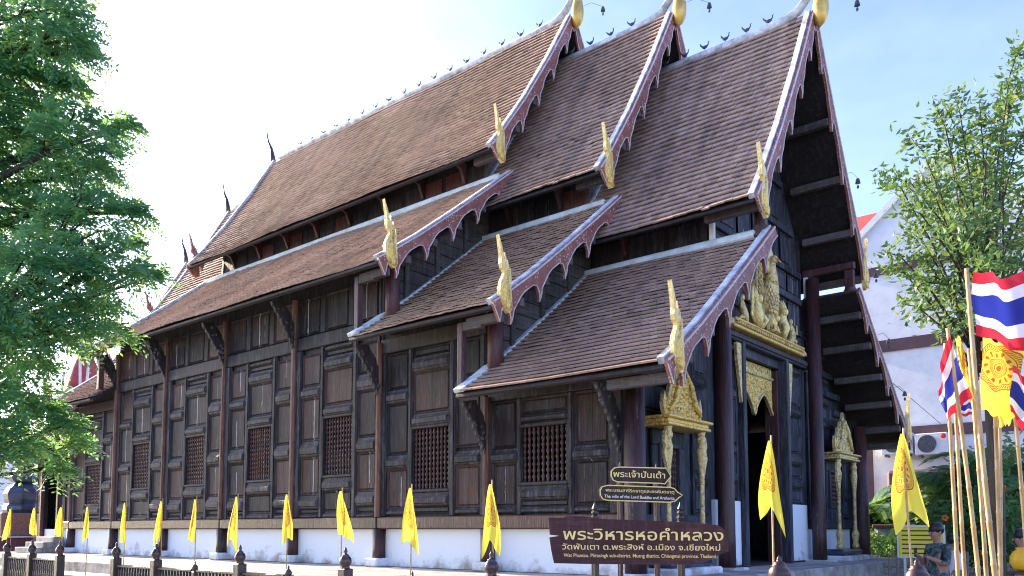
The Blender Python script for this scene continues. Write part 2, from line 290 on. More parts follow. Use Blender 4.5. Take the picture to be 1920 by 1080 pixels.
# ------------------------------------------------------------------ mesh builder
COL = S.collection
def wloc(o):
    p = Vector((0, 0, 0))
    while o is not None: p = p + o.location; o = o.parent
    return p
class MB:
    def __init__(s): s.v = []; s.f = []; s.tone = None
    def add(s, vs, fs):
        k = len(s.v); s.v += [tuple(map(float, p)) for p in vs]; s.f += [tuple(i + k for i in f) for f in fs]; return s
    def box(s, x0, x1, y0, y1, z0, z1, c=0.):
        x0, x1 = sorted((x0, x1)); y0, y1 = sorted((y0, y1)); z0, z1 = sorted((z0, z1))
        if c <= 0:
            return s.add([(x0, y0, z0), (x1, y0, z0), (x1, y1, z0), (x0, y1, z0), (x0, y0, z1), (x1, y0, z1), (x1, y1, z1), (x0, y1, z1)],
                         [(0, 3, 2, 1), (4, 5, 6, 7), (0, 1, 5, 4), (1, 2, 6, 5), (2, 3, 7, 6), (3, 0, 4, 7)])
        c = min(c, (x1 - x0) * .45, (y1 - y0) * .45, (z1 - z0) * .45)
        lo = [(x0, y0), (x1, y0), (x1, y1), (x0, y1)]; li = [(x0 + c, y0 + c), (x1 - c, y0 + c), (x1 - c, y1 - c), (x0 + c, y1 - c)]
        o8 = [(x0 + c, y0), (x1 - c, y0), (x1, y0 + c), (x1, y1 - c), (x1 - c, y1), (x0 + c, y1), (x0, y1 - c), (x0, y0 + c)]
        vs = [(*p, z0) for p in li] + [(*p, z0 + c) for p in o8] + [(*p, z1 - c) for p in o8] + [(*p, z1) for p in li]
        fs = [(3, 2, 1, 0), (20, 21, 22, 23)]
        for i in range(8): fs.append((4 + i, 4 + (i + 1) % 8, 12 + (i + 1) % 8, 12 + i))
        for i in range(4):
            a, b_ = 4 + 2 * i, 4 + (2 * i + 1); fs.append((i, (i + 1) % 4, b_, a)); fs.append((i, 4 + 2 * i, 4 + (2 * i - 1) % 8))
            a, b_ = 12 + 2 * i, 12 + (2 * i + 1); fs.append((20 + i, a, b_, 20 + (i + 1) % 4)); fs.append((20 + i, 12 + (2 * i - 1) % 8, 12 + 2 * i))
        return s.add(vs, fs)
    def tube(s, path, rad, n=8, caps=True):
        path = [Vector(p) for p in path]; m = len(path); rad = [rad] * m if isinstance(rad, (int, float)) else rad
        up = Vector((0, 0, 1)); vs = []; fs = []; pe = None
        for i, p in enumerate(path):
            t = (path[min(i + 1, m - 1)] - path[max(i - 1, 0)]).normalized()
            if pe is None:
                e1 = t.cross(up if abs(t.z) < .9 else Vector((1, 0, 0))).normalized()
            else:
                e1 = (pe - t * pe.dot(t)); e1 = e1.normalized() if e1.length > 1e-6 else t.orthogonal().normalized()
            pe = e1; e2 = t.cross(e1)
            for k in range(n):
                a = 2 * math.pi * k / n; vs.append(p + (e1 * math.cos(a) + e2 * math.sin(a)) * rad[i])
        for i in range(m - 1):
            for k in range(n): fs.append((i * n + k, i * n + (k + 1) % n, (i + 1) * n + (k + 1) % n, (i + 1) * n + k))
        if caps: fs.append(tuple(range(n - 1, -1, -1))); fs.append(tuple((m - 1) * n + k for k in range(n)))
        return s.add(vs, fs)
    def lathe(s, c, prof, n=14, ph=0., axis=None):
        vs = []; fs = []; m = len(prof)
        for r, z in prof:
            for k in range(n):
                a = ph + 2 * math.pi * k / n; vs.append((c[0] + r * math.cos(a), c[1] + r * math.sin(a), c[2] + z))
        for i in range(m - 1):
            for k in range(n): fs.append((i * n + k, i * n + (k + 1) % n, (i + 1) * n + (k + 1) % n, (i + 1) * n + k))
        fs.append(tuple(range(n - 1, -1, -1))); fs.append(tuple((m - 1) * n + k for k in range(n)))
        return s.add(vs, fs)
    def ell(s, c, r, nu=10, nv=7, rot=None):
        vs = []; fs = []
        for j in range(nv + 1):
            th = math.pi * j / nv
            for i in range(nu):
                ph = 2 * math.pi * i / nu; p = Vector((r[0] * math.sin(th) * math.cos(ph), r[1] * math.sin(th) * math.sin(ph), r[2] * math.cos(th)))
                if rot is not None: p = rot @ p
                vs.append((c[0] + p.x, c[1] + p.y, c[2] + p.z))
        for j in range(nv):
            for i in range(nu): fs.append((j * nu + i, (j + 1) * nu + i, (j + 1) * nu + (i + 1) % nu, j * nu + (i + 1) % nu))
        return s.add(vs, fs)
    def prism(s, poly, fn, t0, t1):
        # closed outline (a, b) swept from t0 to t1; fn(a, b, t) gives the point
        n = len(poly); vs = [fn(a, b, t0) for a, b in poly] + [fn(a, b, t1) for a, b in poly]
        return s.add(vs, [tuple(range(n - 1, -1, -1)), tuple(range(n, 2 * n))] + [(i, (i + 1) % n, n + (i + 1) % n, n + i) for i in range(n)])
    def strip(s, top, bot):   # two rows of points -> quads
        n = len(top); return s.add(list(top) + list(bot), [(i, i + 1, n + i + 1, n + i) for i in range(n - 1)])
    def mesh(s, name, mat, off=(0, 0, 0), smooth=False):
        me = bpy.data.meshes.new(name); v = [(a - off[0], b - off[1], c - off[2]) for a, b, c in s.v]
        me.from_pydata(v, [], s.f); me.materials.append(mat)
        if smooth:
            me.polygons.foreach_set('use_smooth', [True] * len(me.polygons))
        if s.tone is not None:
            at_ = me.attributes.new('tone', 'FLOAT', 'POINT'); at_.data.foreach_set('value', np.asarray(s.tone, dtype=np.float32))
        me.update(); return me
    def build(s, name, mat, parent=None, smooth=False, kind=None, label=None, org=None):
        off = wloc(parent) if parent is not None else Vector((0, 0, 0)); loc = Vector((0, 0, 0))
        if parent is None and org is not None: loc = Vector(org); off = loc
        me = s.mesh(name, M[mat] if isinstance(mat, str) else mat, off, smooth); o = bpy.data.objects.new(name, me); COL.objects.link(o); o.location = loc
        if parent is not None: o.parent = parent
        if kind: o['kind'] = kind
        if label: o['label'] = label
        return o
def fixn(o):
    import bmesh
    b = bmesh.new(); b.from_mesh(o.data); bmesh.ops.recalc_face_normals(b, faces=b.faces); b.to_mesh(o.data); b.free(); return o
def thing(name, label, cat, loc, group=None):
    o = bpy.data.objects.new(name, None); COL.objects.link(o); o.location = loc; o.empty_display_size = .2
    o['label'] = label; o['category'] = cat
    if group: o['group'] = group
    return o
def tag(o, label, cat, group=None):
    o['label'] = label; o['category'] = cat
    if group: o['group'] = group
    return o
def struct(o): o['kind'] = 'structure'; return o
def copy_to(src, parent, loc=None, name=None):
    c = src.copy(); COL.objects.link(c); c.parent = parent
    if loc is not None: c.location = loc
    return c
# ------------------------------------------------------------------ ground, terrace
struct(MB().box(-400, 400, -400, 400, -.5, 0).build('ground', 'ground'))
ap = MB(); ap.box(-23.4, 1.2, -8.25, 6.6, 0.004, .86, .02); struct(ap.build('terrace', 'concrete'))
struct(MB().box(-23.0, 1.2, -8.85, -8.252, .004, .62, .02).build('terrace_step', 'concrete'))
struct(MB().box(1.202, 3.1, -8.25, 6.6, .004, .58, .02).build('front_terrace', 'concrete'))
struct(MB().box(3.102, 3.6, -5.0, 5.0, .004, .3, .02).build('front_step', 'concrete'))
# rear steps of blue-grey stone by the back door
rs = at(92, 1045, 24.5)
st = thing('stone_steps', 'short flight of blue-grey stone steps below the rear side door', 'steps', (-21.2, -6.6, .86))
for i in range(3): MB().box(-21.9, -20.5, -6.0 - .3 * i, -5.72 - .3 * i + .02, .864, 1.36 - .16 * i, .015).build('tread', 'concrete', st)

# ------------------------------------------------------------------ the timber hall
T = thing('temple_hall', 'dark teak temple hall with three stepped steep tiled roofs and gilded finials', 'temple', (-9.5, 0, .86))
LOWP = [(2.4, 6.98), (3.29, 6.25), (4.29, 5.45), (5.32, 4.65), (5.92, 4.22), (6.38, 3.92)]
UPP = [(0, 12.3), (.45, 11.5), (.95, 10.62), (1.9, 9.08), (2.75, 7.84), (3.12, 7.36)]
def ip(P, h): return float(np.interp(h, [a for a, _ in P], [b for _, b in P]))
class Tier:
    def __init__(s, xf, xb, L, Rg, E, wall0, wall1): s.xf, s.xb, s.L, s.R, s.E, s.w0, s.w1 = xf, xb, L, Rg, E, wall0, wall1
    def low(s): return [(h, z + s.L) for h, z in LOWP]
    def up(s): return [(h, z + s.R + (s.E - s.R) * h / 3.12) for h, z in UPP]
T1 = Tier(1.13, -2.95, 0, 0, 0, -2.89, 0); T2 = Tier(-2.09, -5.84, 1.42, 1.33, 1.42, -5.78, -2.89)
T3 = Tier(-4.98, -18.15, 2.8, 2.47, 2.8, -17.34, -5.78); T4 = Tier(-17.3, -21.05, 1.42, 1.33, 1.42, -20.23, -17.34); T5 = Tier(-20.2, -24.1, 0, 0, 0, -23.12, -20.23)
TIERS = [T1, T2, T3, T4, T5]
def resample(P, step):
    P = np.array(P); d = np.hypot(*(P[1:] - P[:-1]).T); s = np.concatenate([[0], np.cumsum(d)]); n = max(2, int(round(s[-1] / step))); q = np.linspace(0, s[-1], n + 1)
    return np.stack([np.interp(q, s, P[:, 0]), np.interp(q, s, P[:, 1])], 1), s[-1]
TW, TE, TLEN, TTH = .145, .163, .26, .03
field_v, field_f, field_t = [], [], []
def tile_rows(P):
    """places of the tile rows on a slope: lower-end point, slope angle"""
    A = np.array(P); d = np.hypot(*(A[1:] - A[:-1]).T); s = np.concatenate([[0], np.cumsum(d)]); Ltot = s[-1]; out = []
    k = 0
    while True:
        sl = Ltot + .05 - k * TE
        if sl < .1: break
        su = max(0, sl - TLEN)
        pl = (np.interp(sl, s, A[:, 0]) + max(0, sl - Ltot) * .8, np.interp(sl, s, A[:, 1]) - max(0, sl - Ltot) * .62); pu = (np.interp(su, s, A[:, 0]), np.interp(su, s, A[:, 1]))
        ang = math.atan2(pu[1] - pl[1], pl[0] - pu[0]); out.append((pl, ang, k)); k += 1
    return out
def tiles(P, x0, x1, skip=0, collect=None):
    for (pl, ang, k) in tile_rows(P):
        n = int(round((x1 - x0) / TW)); w = (x1 - x0) / n; off = (k % 2) * .5
        i = np.arange(n + (1 if off else 0)); a = x0 + (i - off) * w; b = a + w
        a = np.clip(a, x0, x1) + .003; b = np.clip(b, x0, x1) - .003
        m = len(i); sag = .016 * np.sin(a * 1.3 + k * .13) + .014 * np.sin(a * .6 + 2 + k * .05)
        t = np.clip(.5 + .13 * NP.standard_normal(m) + .05 * NP.standard_normal() + (NP.uniform(0, 1, m) < .05) * NP.uniform(-.35, .35, m) + .1 * np.sin(a * 2.1 + 1.3 * np.sin(k * .25)), 0, 1)
        if collect is not None and k < skip:
            collect.append((pl, ang, k, a, b, t, sag)); continue
        dl = NP.uniform(-.005, .005, m) - (NP.uniform(0, 1, m) < .008) * NP.uniform(.02, .06, m) + .012 * np.sin(a * .9 + k * .4); lift = NP.uniform(.074, .088, m); skew = NP.uniform(-.004, .004, m)
        ca, sa = math.cos(ang), math.sin(ang)
        def pt(x, up, nn):   # up = along the slope upwards, nn = along the outward normal
            return np.stack([x, -(pl[0] - up * ca) - nn * sa, pl[1] + up * sa + nn * ca + sag * 0], 1)
        L0 = dl; L1 = dl + TLEN
        vs = np.stack([pt(a, L0 + skew, lift + sag), pt(b, L0 - skew, lift + sag), pt(b, L1, .012 + sag), pt(a, L1, .012 + sag), pt(a, L0 + skew, lift - TTH + sag), pt(b, L0 - skew, lift - TTH + sag), pt(b, L1, -.01 + sag), pt(a, L1, -.01 + sag)], 1)
        base = sum(len(q) for q in field_v); idx = base + np.arange(m)[:, None] * 8
        field_v.append(vs.reshape(-1, 3)); field_t.append(np.repeat(t, 8))
        for f in ((0, 1, 2, 3), (4, 5, 1, 0), (0, 3, 7, 4), (1, 5, 6, 2)): field_f.append(idx + np.array(f)[None, :])
near_rows = []
def soff(h, z, ang, n): return (h - n * math.sin(ang), z - n * math.cos(ang))
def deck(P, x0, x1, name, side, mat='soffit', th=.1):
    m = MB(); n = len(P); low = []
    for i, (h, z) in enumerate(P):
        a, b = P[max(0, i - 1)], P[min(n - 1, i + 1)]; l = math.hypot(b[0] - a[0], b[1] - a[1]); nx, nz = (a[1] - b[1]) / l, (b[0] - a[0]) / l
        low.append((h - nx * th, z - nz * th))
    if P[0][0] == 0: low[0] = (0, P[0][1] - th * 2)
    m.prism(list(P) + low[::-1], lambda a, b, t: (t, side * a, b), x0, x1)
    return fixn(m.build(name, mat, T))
def ribbon(P, x0, x1, h0, h1, side=-1):
    """a strip lying on a slope, between h0 and h1 above it"""
    m = MB(); n = len(P); A = []; B = []
    for i, (h, z) in enumerate(P):
        a, b = P[max(0, i - 1)], P[min(n - 1, i + 1)]; l = math.hypot(b[0] - a[0], b[1] - a[1]); nx, nz = (a[1] - b[1]) / l, (b[0] - a[0]) / l
        A.append((max(0, h + nx * h1), z + nz * h1)); B.append((max(0, h + nx * h0), z + nz * h0))
    m.prism(A + B[::-1], lambda a, b, t: (t, side * a, b), x0, x1); return m
TEETH = [(.0, 0.), (.3, .0), (.45, .03), (.58, .08), (.68, .16), (.76, .30), (.82, .36), (.80, .24), (.84, .12), (.9, .05), (.97, .01)]
def bargeboard(P, xf, side, nt, w=.21, name='bargeboard', dirn=1, mat='barge'):
    Q, L = resample(P, .07); s = np.linspace(0, L, len(Q)); tg = np.gradient(Q, axis=0); tg /= np.hypot(*tg.T)[:, None]; nn = np.stack([tg[:, 1], -tg[:, 0]], 1)
    top = Q - nn * .08; bot = []
    ts = [0]
    def pos(q): return np.array([np.interp(q, s, Q[:, 0]), np.interp(q, s, Q[:, 1])]), np.array([np.interp(q, s, nn[:, 0]), np.interp(q, s, nn[:, 1])])
    per = (L - .15) / nt
    for k in range(nt):
        for a, d in TEETH:
            p, n_ = pos((k + a) * per); hang = np.array([-.15, -1.0]) if d > .1 else n_
            bot.append(p + n_ * (w - .10) + hang * d * (1.0 if k or nt < 4 else .9))
    p, n_ = pos(L - .12); bot.append(p + n_ * (w - .1)); p, n_ = pos(L); bot.append(p + n_ * (w - .02) + np.array([0, -.12])); bot.append(p + np.array([.06, -.02]))
    if P[0][0] == 0: bot = [b for b in bot if b[0] > .02]; bot.insert(0, np.array([0.0, top[0][1] - .45])); top[0][0] = 0
    poly = [tuple(q) for q in top] + [tuple(q) for q in bot[::-1]]
    x0, x1 = (xf, xf + .055) if dirn > 0 else (xf - .055, xf)
    m = MB(); m.prism(poly, lambda a, b, t: (t, side * a, b), x0, x1); o = fixn(m.build(name, mat, T))
    xe = x1 + .004 if dirn > 0 else x0 - .004
    MB().tube([(xe, side * a, b) for a, b in bot], .011, 5).build('board_edge', 'bargetrim', o)
    MB().tube([(xe, side * a, b - .03) for a, b in top], .018, 5).build('board_edge', 'bargetrim', o)
    return o
NAGA_OLD = [(0, 0), (.1, .07), (.2, .18), (.26, .3), (.275, .42), (.245, .53), (.17, .63), (.13, .69), (.16, .76), (.22, .82), (.235, .90), (.225, 1.0), (.25, 1.22), (.19, 1.08), (.15, .96), (.115, .9), (.10, 1.06), (.055, .93), (.04, .84), (.015, .80), (-.005, .95), (-.05, .82), (-.06, .70), (-.075, .66), (-.09, .78), (-.115, .62), (-.10, .48), (-.115, .32), (-.13, .16), (-.08, .04)]
NAGA = [(0, 0), (.09, .06), (.17, .16), (.21, .28), (.215, .4), (.18, .52), (.125, .62), (.095, .68), (.12, .72), (.165, .745), (.185, .82), (.18, .92), (.2, 1.06), (.245, 1.3), (.165, 1.12), (.125, .98), (.095, .9), (.088, 1.03), (.047, .9), (.032, .8), (.02, .92), (-.02, .78), (-.035, .68), (-.048, .78), (-.075, .62), (-.07, .45), (-.09, .28), (-.1, .12), (-.06, .03)]
def naga(xf, side, h, z, mat='gold', sc=1., dirn=1, name='naga_finial'):
    m = MB(); x0 = xf - .01; x1 = xf + .06
    if dirn < 0: x0, x1 = xf - .06, xf + .01
    m.prism(NAGA, lambda a, b, t: (t, side * (h + a * sc * 1.02), z + b * sc), x0, x1); o = fixn(m.build(name, mat, T))
    f = MB(); xo = x1 if dirn > 0 else x0
    f.ell((xo, side * (h + .06 * sc), z + .33 * sc), (.04, .10 * sc, .2 * sc), 10, 7); f.ell((xo + .015 * dirn, side * (h + .015 * sc), z + .14 * sc), (.035, .075 * sc, .1 * sc), 8, 6)
    for q in range(7): f.tube([(xo, side * (h + .05 * sc), z + (.42 + .05 * q) * sc), (xo + .012 * dirn, side * (h + (.02 - .01 * q) * sc), z + (.5 + .05 * q) * sc)], [.014, .004], 4)
    for q in range(9): f.tube([(xo, side * (h + (.16 - .03 * q) * sc), z + .2 * sc), (xo + .02 * dirn, side * (h + (.13 - .024 * q) * sc), z + .06 * sc)], .008, 4)
    f.build('head', 'goldcarve' if mat == 'gold' else mat, o, True); return o
ROOFL = []
for ti, t in enumerate(TIERS):
    rear = ti >= 3
    xa, xb = min(t.xf, t.xb), max(t.xf, t.xb)
    for side in (-1, 1):
        deck(t.up(), xa, xb, 'roof_deck', side); dl = deck(t.low(), xa, xb, 'roof_deck', side)
        if ti == 0 and side == -1: near_deck = dl
    vf = .1
    c0 = xa + (vf if (rear or ti == 2) else .16); c1 = xb - (vf if not rear else .05)
    if ti == 0: tiles(t.low(), c0, c1, 10, near_rows)
    else: tiles(t.low(), c0, c1)
    tiles(t.up(), c0, c1)
    # lime flashings: along the verge, against the next gable, along the head of the lower roof
    for P, nm in ((t.up(), 'u'), (t.low(), 'l')):
        if not rear: ribbon(P, xb - .12, xb - .01, .0, .11).build('verge_flashing', 'cement', T)
        if rear or ti == 2: ribbon(P, xa + .01, xa + .12, .0, .11).build('verge_flashing', 'cement', T)
        else:
            if nm == 'l': ribbon(P, xa - .02, xa + .2, .02, .09).build('gable_flashing', 'flash', T)
            else: ribbon(P, xa - .02, xa + .15, .02, .085).build('gable_flashing', 'cement', T)
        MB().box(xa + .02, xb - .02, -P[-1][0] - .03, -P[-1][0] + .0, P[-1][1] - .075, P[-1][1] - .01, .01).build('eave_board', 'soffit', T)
    zt = t.low()[0][1]; MB().box(xa, xb - .25, -2.62, -2.38, zt - .12, zt + .03, .03).build('head_flashing', 'flash', T)
    # clerestory wall between the roofs
    cx0, cx1 = (t.w0, t.w1) if ti != 0 else (t.w0, -.12)
    for side in (-1, 1):
        cw = MB().box(cx0, cx1, side * 2.27, side * 2.35, zt - .2, ip(t.up(), 2.3) - .1).build('clerestory_wall', 'wall', T)
        if side < 0:
            nb = max(3, int((cx1 - cx0) / .72)); ww = (cx1 - cx0) / nb
            for k in range(nb):
                MB().box(cx0 + k * ww + .06, cx0 + (k + 1) * ww - .06, -2.375, -2.352, zt + .06, zt + .55, .01).build('board', 'redpost' if R.random() < .3 else 'wall', cw)
                if k % 2 == 1:
                    q = MB(); q.prism([(2.36, zt + .15), (2.42, zt + .2), (2.55, zt + .5), (2.86, zt + .62), (2.86, zt + .68), (2.36, zt + .68)], lambda a, b, tt: (tt, -a, b), cx0 + k * ww - .04, cx0 + k * ww + .04); fixn(q.build('eave_bracket', 'redpost', cw))
    # ridge
    zr = t.up()[0][1] + .03
    if not rear:
        path = [(xa, 0, zr), (xb - 1.2, 0, zr), (xb - .6, 0, zr + .04), (xb - .3, 0, zr + .14), (xb - .08, 0, zr + .36), (xb + .06, 0, zr + .62)]
        rads = [.1, .1, .1, .1, .085, .05]
        if ti == 2: path = [(xa + .05, 0, zr + .25), (xa + .4, 0, zr + .06)] + path[1:]; rads = [.05, .1] + rads[1:]
        MB().tube(path, rads, 8).build('ridge_cap', 'cement', T, True)
        b = MB(); z0 = zr - .42
        pts = [(0, .02), (.04, .05), (.12, .12), (.17, .24), (.19, .38), (.185, .5), (.155, .66), (.12, .82), (.09, 1.0), (.07, 1.25), (.055, 1.6), (.03, 2.0)]
        b.tube([(xb + .14 + (.05 * math.sin(q * 1.6) if q < 1.2 else .05 - .25 * (q - 1.2) ** 2), 0, z0 + q) for _, q in pts], [max(.008, r_ * .86) for r_, _ in pts], 14); b.build('ridge_finial', 'brassbulb', T, True)
    else:
        MB().tube([(xa + .1, 0, zr + .3), (xa + .4, 0, zr + .08), (xb, 0, zr)], [.05, .1, .1], 8).build('ridge_cap', 'cement', T, True)
    if rear or ti == 2:   # slender horn at the rear ridge end
        b = MB(); b.tube([(xa - .02, 0, zr - .05), (xa - .12, 0, zr + .25), (xa - .2, 0, zr + .55), (xa - .42, 0, zr + .9), (xa - .5, 0, zr + 1.3)], [.1, .09, .06, .04, .012], 7); b.build('ridge_horn', 'finial', T, True)
    # boards and finials on the verges
    if not rear:
        for side in (-1, 1):
            bargeboard(t.up(), t.xf, side, 5); bargeboard(t.low(), t.xf, side, 5)
            naga(t.xf + .02, side, 2.84, t.up()[-1][1] - .30); naga(t.xf + .02, side, 6.08, t.low()[-1][1] - .1)
    if rear or ti == 2:
        for side in (-1, 1):
            bargeboard(t.up(), xa, side, 3, dirn=-1); bargeboard(t.low(), xa, side, 3, dirn=-1)
            naga(xa - .02, side, 2.84, t.up()[-1][1] - .30, 'barge', 1.1, -1); naga(xa - .02, side, 6.08, t.low()[-1][1] - .1, 'barge', 1., -1)
    # purlins under the overhang
    if not rear:
        for side in (-1, 1):
            for P, hs in ((t.up(), (.97, 1.62, 2.28, 2.92)), (t.low(), (2.75, 3.46, 4.24, 4.97, 5.7, 6.25))):
                for h in hs:
                    z = ip(P, h) - (.20 if P[0][0] == 0 else .15); MB().box(t.w1 + .02, t.xf - .01, side * (h - .1) - .07, side * (h - .1) + .07, z - .17, z - .01, .012).build('purlin', 'purlin', T)
# joined tiles of every other slope, and the rows of the front lower roof one by one
fm = bpy.data.meshes.new('roof_tiles'); V_ = np.concatenate(field_v) - np.array(T.location); F_ = np.concatenate(field_f); fm.from_pydata(V_.tolist(), [], F_.tolist()); fm.materials.append(M['tile'])
fm.attributes.new('tone', 'FLOAT', 'POINT').data.foreach_set('value', np.concatenate(field_t).astype(np.float32)); fm.update()
fo = bpy.data.objects.new('roof_tiles', fm); COL.objects.link(fo); fo.parent = T; fo['kind'] = 'stuff'
TM = {}
def tile_mesh(w, tone):
    key = (round(w, 2), round(tone, 1))
    if key not in TM:
        b = MB(); h = key[0] / 2
        b.add([(-h, 0, .08), (h, 0, .08), (h, TLEN, .012), (-h, TLEN, .012), (-h, 0, .08 - TTH), (h, 0, .08 - TTH), (h, TLEN, -.01), (-h, TLEN, -.01)], [(0, 1, 2, 3), (4, 5, 1, 0), (0, 3, 7, 4), (1, 5, 6, 2), (7, 6, 5, 4)]); b.tone = [key[1]] * 8
        TM[key] = b.mesh('roof_tile', M['tile'])
    return TM[key]
for (pl, ang, k, a, b, t, sag) in near_rows:
    for i in range(len(a)):
        w = b[i] - a[i]
        if w < .02: continue
        o = bpy.data.objects.new('roof_tile', tile_mesh(w, float(t[i]))); COL.objects.link(o); o.parent = near_deck
        o.location = Vector(((a[i] + b[i]) / 2, -pl[0] - sag[i] * math.sin(ang), pl[1] + sag[i] * math.cos(ang))) - T.location
        o.rotation_euler = (ang + R.uniform(-.012, .012), R.uniform(-.012, .012), R.uniform(-.02, .02))
# ridge birds, little bells
bd = MB(); bd.ell((0, 0, .1), (.11, .045, .06), 7, 5); bd.tube([(.08, 0, .12), (.13, 0, .18), (.12, 0, .25), (.17, 0, .26)], [.03, .022, .02, .008], 5); bd.tube([(-.08, 0, .12), (-.16, 0, .2), (-.2, 0, .28)], [.035, .03, .01], 5); bd.tube([(0, 0, -.05), (0, 0, .08)], .012, 4)
bme = bd.mesh('ridge_bird', M['bell'])
for t, xs in ((T1, np.arange(-2.3, .35, .5)), (T2, np.arange(-5.0, -2.9, .6)), (T3, np.arange(-16.6, -5.9, .66))):
    for x in xs:
        o = bpy.data.objects.new('ridge_bird', bme); COL.objects.link(o); o.parent = T; o.location = Vector((x, 0, t.up()[0][1] + .15)) - T.location; o.scale = (.66,) * 3; o.rotation_euler = (0, R.uniform(-.1, .1), R.uniform(-.2, .2))
def bell(x, y, z, x0, y0, z0):
    b = MB(); b.lathe((x, y, z), [(.005, .1), (.03, .09), (.045, .05), (.055, 0), (.06, -.02)][::-1], 9); b.ell((x, y, z - .1), (.028, .01, .045), 6, 4); o = b.build('wind_bell', 'bell', T)
    MB().tube([(x0, y0, z0), ((x + x0) / 2, (y + y0) / 2, max(z, z0) + .04), (x, y, z + .1)], .005, 4).build('wire', 'bell', o)
for t in (T1, T2, T3):
    p = t.up()[0][1]; bell(t.xf + .85, .15, p - .1, t.xf + .25, 0, p + .15)
for h, z in ((1.75, 9.15), (2.9, 7.3), (3.75, 5.9), (5.0, 4.8)): bell(T1.xf + .22, h + .22, z + .12, T1.xf + .05, h, z + .3)

# ------------------------------------------------------------------ walls
class Face:      # side wall: u runs along x, d is proud of the wall; front: u runs along y
    def __init__(s, kind): s.k = kind
    def pt(s, u, d, z): return (u, -5.55 - d, z) if s.k == 's' else (d - .18, u, z)
    def box(s, m, u0, u1, z0, z1, d0, d1, c=0):
        a = s.pt(u0, d0, z0); b = s.pt(u1, d1, z1); m.box(a[0], b[0], a[1], b[1], a[2], b[2], c); return m
    def panel(s, parent, u0, u1, z0, z1, d=.035, inset=.045, name='panel', mat=None):
        """bevelled board: sloping margin round a flat field"""
        jd = R.uniform(-.006, .008); d += jd; q = [(u0, z0), (u1, z0), (u1, z1), (u0, z1)]; i_ = min(inset, (u1 - u0) * .2, (z1 - z0) * .2)
        r = [(u0 + i_, z0 + i_), (u1 - i_, z0 + i_), (u1 - i_, z1 - i_), (u0 + i_, z1 - i_)]; r2 = [(a + (i_ * .35 if a < (u0 + u1) / 2 else -i_ * .35), b + (i_ * .35 if b < (z0 + z1) / 2 else -i_ * .35)) for a, b in r]
        vs = [s.pt(a, .05, b) for a, b in q] + [s.pt(a, .008, b) for a, b in r] + [s.pt(a, d, b) for a, b in r2]
        fs = [(i, (i + 1) % 4, 4 + (i + 1) % 4, 4 + i) for i in range(4)] + [(4 + i, 4 + (i + 1) % 4, 8 + (i + 1) % 4, 8 + i) for i in range(4)] + [(8, 9, 10, 11)]
        m = MB().add(vs, fs); return fixn(m.build(name, mat or (('panel_s' if s.k == 's' else 'panel_f') if z1 - z0 > .35 else 'wall' if s.k == 's' else 'front'), parent))
    def block(s, parent, u0, u1, z0, z1, d=.1, mat='block', name='moulding'):
        """cushion moulding with a rounded, chamfered profile"""
        h = z1 - z0; pr = [(.03, 0), (d * .6, .0), (d * .75, h * .08), (d * .75, h * .14), (d, h * .2), (d * 1.02, h * .4), (d, h * .56), (d * .86, h * .62), (d * .5, h * .84), (d * .46, h * .97), (.03, h)]
        e = min(.05, (u1 - u0) * .12); n = len(pr); vs = []
        for u, sh in ((u0, .0), (u0 + e, 1.), (u1 - e, 1.), (u1, .0)):
            for dd, zz in pr: vs.append(s.pt(u, dd if sh else .03 + (dd - .03) * .45, z0 + zz))
        fs = [(k * n + i, k * n + (i + 1) % n, (k + 1) * n + (i + 1) % n, (k + 1) * n + i) for k in range(3) for i in range(n)] + [tuple(range(n))[::-1], tuple(range(3 * n, 4 * n))]
        return fixn(MB().add(vs, fs).build(name, mat, parent))
SF, FF = Face('s'), Face('f')
BM = {}
def baluster_mesh(h, r=.034):
    k = (round(h, 2), r)
    if k not in BM:
        pr = [(r * .8, 0), (r * .8, .03)]; n = max(4, int(h / .105)); st_ = (h - .06) / n
        for i in range(n):
            z = .03 + i * st_; pr += [(r * .5, z + st_ * .08), (r * .95, z + st_ * .35), (r, z + st_ * .5), (r * .95, z + st_ * .65), (r * .5, z + st_ * .9)]
        pr += [(r * .8, h - .03), (r * .8, h)]; BM[k] = MB().lathe((0, 0, 0), pr, 8).mesh('baluster', M['column'], smooth=True)
    return BM[k]
def window(face, u0, u1, z0, z1, d=.0, n=10):
    w = MB(); f = .06
    for a, b, c, e in ((u0 - f, u0, z0 - f, z1 + f), (u1, u1 + f, z0 - f, z1 + f), (u0, u1, z1, z1 + f), (u0, u1, z0 - f, z0)): face.box(w, a, b, c, e, -.06 + d, .085 + d, .012)
    o = w.build('window', 'wall' if face.k == 's' else 'front', T); me = baluster_mesh(z1 - z0 - .004, .034 if (u1 - u0) > .7 else .026)
    for k in range(n):
        u = u0 + (k + .5) * (u1 - u0) / n; b = bpy.data.objects.new('baluster', me); COL.objects.link(b); b.parent = o; b.location = Vector(face.pt(u, .0 + d, z0 + .002)) - T.location
        b.rotation_euler = (0, 0, R.uniform(0, 1))
    return o
